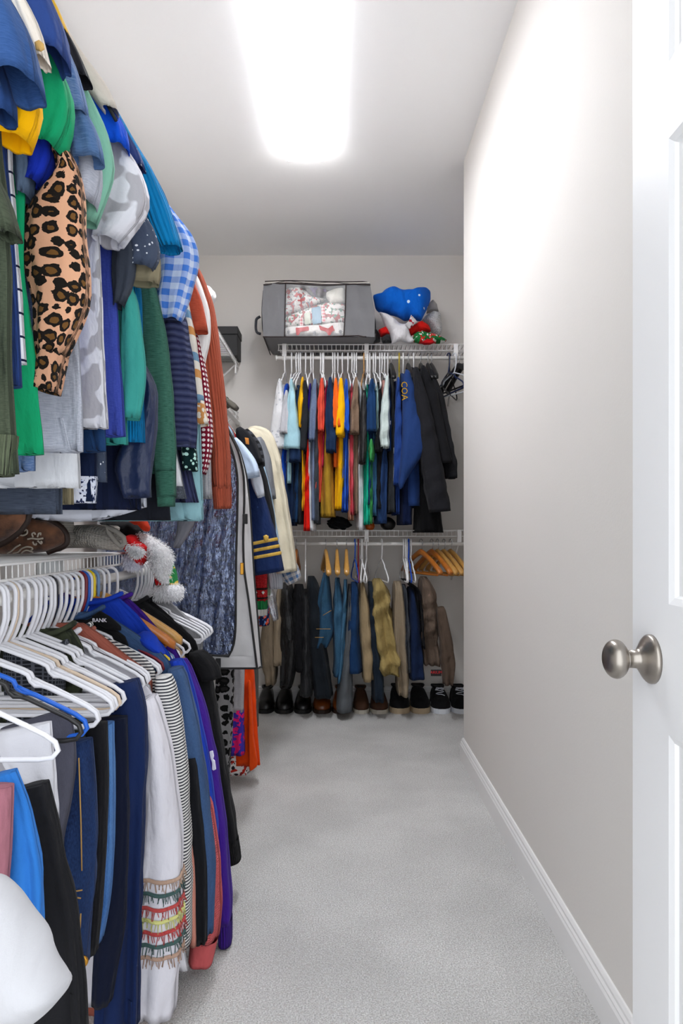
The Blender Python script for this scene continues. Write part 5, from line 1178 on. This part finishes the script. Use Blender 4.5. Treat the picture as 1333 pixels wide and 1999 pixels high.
# ------------------------------------------------------------------ things on the lower back shelf
t = thing('ball', 'small orange ball on the lower back shelf', 'ball', W(718, 1027, 4.2)); blob(W(722, 1027, 4.2), (.028, .028, .028), 'surface', t, solid('orange_plastic', '#d8641c', .4), 1, .0, 3)
t = thing('bag', 'black pouch on the lower back shelf behind the shirts', 'bag', W(660, 1020, 4.24)); blob(W(662, 1022, 4.24), (.07, .07, .04), 'pouch', t, fab('#191a1d'), 2, .2)
t = thing('tape_roll', 'black roll on the lower back shelf under the charcoal sweater', 'roll', W(757, 1025, 4.2)); blob(W(757, 1023, 4.2), (.045, .05, .04), 'roll', t, solid('black_rubber', '#141414', .5), 3, .05)

# ------------------------------------------------------------------ shoes
def shoe(label, xl, xr, up, sole, laces=None, h=1.0, sole_h=.022, cat='shoe', name='shoe', toe=4.135):
    (pl, _), (pr_, _) = q(7, [(xl, 0), (xr, 0)])
    Yt = toe+.06; x0, x1 = (pl-CX)*Yt/F, (pr_-CX)*Yt/F; xc = (x0+x1)/2; hw = (x1-x0)/2
    Ls = .272
    t = thing(name, label, cat, (xc, toe+Ls/2, 0), 'shoes under the back rack')
    T_ = np.array([0, .03, .08, .15, .25, .35, .45, .55, .65, .8, .93, 1.0])
    wp = np.interp(np.linspace(0, 1, 26), T_, [.30, .55, .78, .92, 1.0, .98, .90, .84, .80, .78, .72, .50])
    hp = np.interp(np.linspace(0, 1, 26), T_, [.012, .034, .046, .052, .060, .072, .086, .096, .094, .086, .088, .07])*h
    ang = np.linspace(0, math.pi, 15); R = []
    for s, w, hh in zip(np.linspace(0, 1, 26), sm(wp, 1), sm(hp, 1)):
        y = toe+.004+(Ls-.008)*s; w2 = hw*w*.96
        top_ = [(xc+w2*np.sign(math.cos(a))*abs(math.cos(a))**.7, y, sole_h+hh*math.sin(a)**.7) for a in ang]
        R.append(top_+[(xc-w2*.5, y, sole_h), (xc+w2*.5, y, sole_h)])
    v, f = ring_mesh(np.array(R), True, True); link_mesh('upper', v, f, up, t, uv=v[:, :2])
    so = [(toe+Ls*s, hw*w) for s, w in zip(np.linspace(0, 1, 26), wp)]
    ol = [(xc+w, y) for y, w in so]+[(xc-w, y) for y, w in so[::-1]]
    n = len(ol); V = [(x, y, z) for z, k_ in ((0, .98), (.004, 1.02), (sole_h-.003, 1.02), (sole_h, .99)) for x, y in [(xc+(x-xc)*k_, y) for x, y in ol]]
    v, f = ring_mesh(np.array(V).reshape(4, n, 3), True, True); link_mesh('sole', v, f, sole, t, smooth=False)
    yy = toe+Ls*.76; th = np.linspace(0, 2*math.pi, 24, endpoint=False); zt = sole_h+.092*h
    P = np.stack([xc+hw*.60*np.cos(th), yy+.055*np.sin(th), zt+.012*np.sin(th)*0+.004*np.cos(2*th)], 1)
    v, f = wire(P, .006, 6, closed=True); link_mesh('collar', v, f, up, t, uv=v[:, :2])
    v, f = ring_mesh(np.stack([P, P*np.array([1, 1, 0])+np.array([0, 0, zt-.003])+(np.array([xc, yy, 0])-P*np.array([1, 1, 0]))*.9]), False, True)
    link_mesh('opening', v, f, solid('painted_hollow_shade', '#101012', .9), t)  # near-black cap stands in for the shade inside the shoe
    if laces is not None:
        for i, s in enumerate((.30, .36, .42, .48)):
            zt_ = sole_h+np.interp(s, np.linspace(0, 1, 26), hp)+.003; d = .012 if i % 2 else -.012
            xs = np.linspace(-.42, .42, 7)
            v, f = wire([(xc+hw*x, toe+Ls*s+d*x*2, zt_-.016*abs(x)**2*2.2) for x in xs], .0026, 5); link_mesh('lace', v, f, laces, t)
        for sg in (-1, 1):
            v, f = wire([(xc, toe+Ls*.48, sole_h+.095*h), (xc+sg*.018, toe+Ls*.44, sole_h+.10*h), (xc+sg*.024, toe+Ls*.40, sole_h+.088*h), (xc+sg*.008, toe+Ls*.43, sole_h+.092*h)], .0022, 5, k=1, m=12); link_mesh('lace', v, f, laces, t)
    return t
Mbl = solid('black_leather', '#121113', .28, bump=.1); Mbs = fab('#19191b'); Mco = solid('cognac_leather', '#7a3c12', .3, var=.15); Mbr = solid('brown_suede_leather', '#4e2e1a', .75, var=.25)
Msb = solid('black_sole', '#0e0e0f', .6); Msw = solid('off_white_rubber', '#c9c2b4', .6); Msc = solid('cream_rubber', '#b39f82', .7, var=.1); Mw = solid('white_rubber', '#dfe3ea', .5); Mlc = solid('white_lace', '#dfe3ee', .8); Msn = solid('brown_sole', '#2c170c', .6)
shoe('black leather shoe at the far left under the tan trousers', 62, 165, Mbl, Msb, toe=4.14)
shoe('black leather shoe left of its neighbour under leather trousers', 170, 280, Mbl, Msb)
shoe('black leather shoe directly left of the cognac pair', 284, 388, Mbl, Msb)
shoe('cognac leather dress shoe left of its mate', 394, 505, Mco, Msn)
shoe('cognac leather dress shoe half hidden by the grey trouser leg', 508, 612, Mco, Msn)
shoe('brown suede sneaker with pale sole beside the grey trouser leg', 632, 731, Mbr, Msw)
shoe('brown suede sneaker with pale sole under the dark trousers', 733, 843, Mbr, Msw)
shoe('black slip-on shoe with thick cream sole under the taupe leg', 848, 971, Mbs, Msc, sole_h=.032)
shoe('black slip-on shoe with thick cream sole beside laced sneakers', 973, 1090, Mbs, Msc, sole_h=.032)
shoe('black laced sneaker with white sole under the work trousers', 1093, 1212, Mbs, Mw, Mlc, sole_h=.028)
shoe('black laced sneaker with white sole nearest the right wall', 1214, 1330, Mbs, Mw, Mlc, sole_h=.028)
# ------------------------------------------------------------------ sub-parts hang under the part they belong to
SUB = {'lace': 'upper', 'collar': None, 'embroidery': 'vamp', 'deer_motif': 'fold', 'snowflake_motif': 'fold', 'patch': 'fold', 'cuff': 'sleeve', 'cuff_panel': 'sleeve',
       'gold_stripe': 'sleeve', 'shield_badge': 'sleeve', 'frayed_stripe': 'sleeve', 'stitching': 'body', 'button': 'body', 'emblem': 'sleeve', 'badge': 'body', 'logo': 'body',
       'hem_band': 'body', 'hood': 'body', 'print': 'sleeve', 'cord': 'sleeve', 'snowflake': 'sleeve', 'black_band': 'sleeve', 'sash': 'body', 'knob': 'knob_rosette', 'zipper_pull': 'zipper',
       'window_piping': 'window', 'fur_trim_pile': 'fur_trim', 'fur_panel_pile': 'fur_panel', 'fur_stripe_pile': 'fur_stripe', 'lettering': ('tag', 'neck_facing', 'body'), 'opening': 'upper', 'applique': 'folds'}
for _r in _roots:
    kids = {}
    for c_ in _r.children: kids.setdefault(c_.name.split('.')[0], c_)
    for c_ in list(_r.children):
        tgt = SUB.get(c_.name.split('.')[0])
        for t_ in ((tgt,) if isinstance(tgt, str) else (tgt or ())):
            if t_ in kids and kids[t_] is not c_ and kids[t_].parent is _r: c_.parent = kids[t_]; break
for _r in _roots:
    if '_o' in _r: del _r['_o']
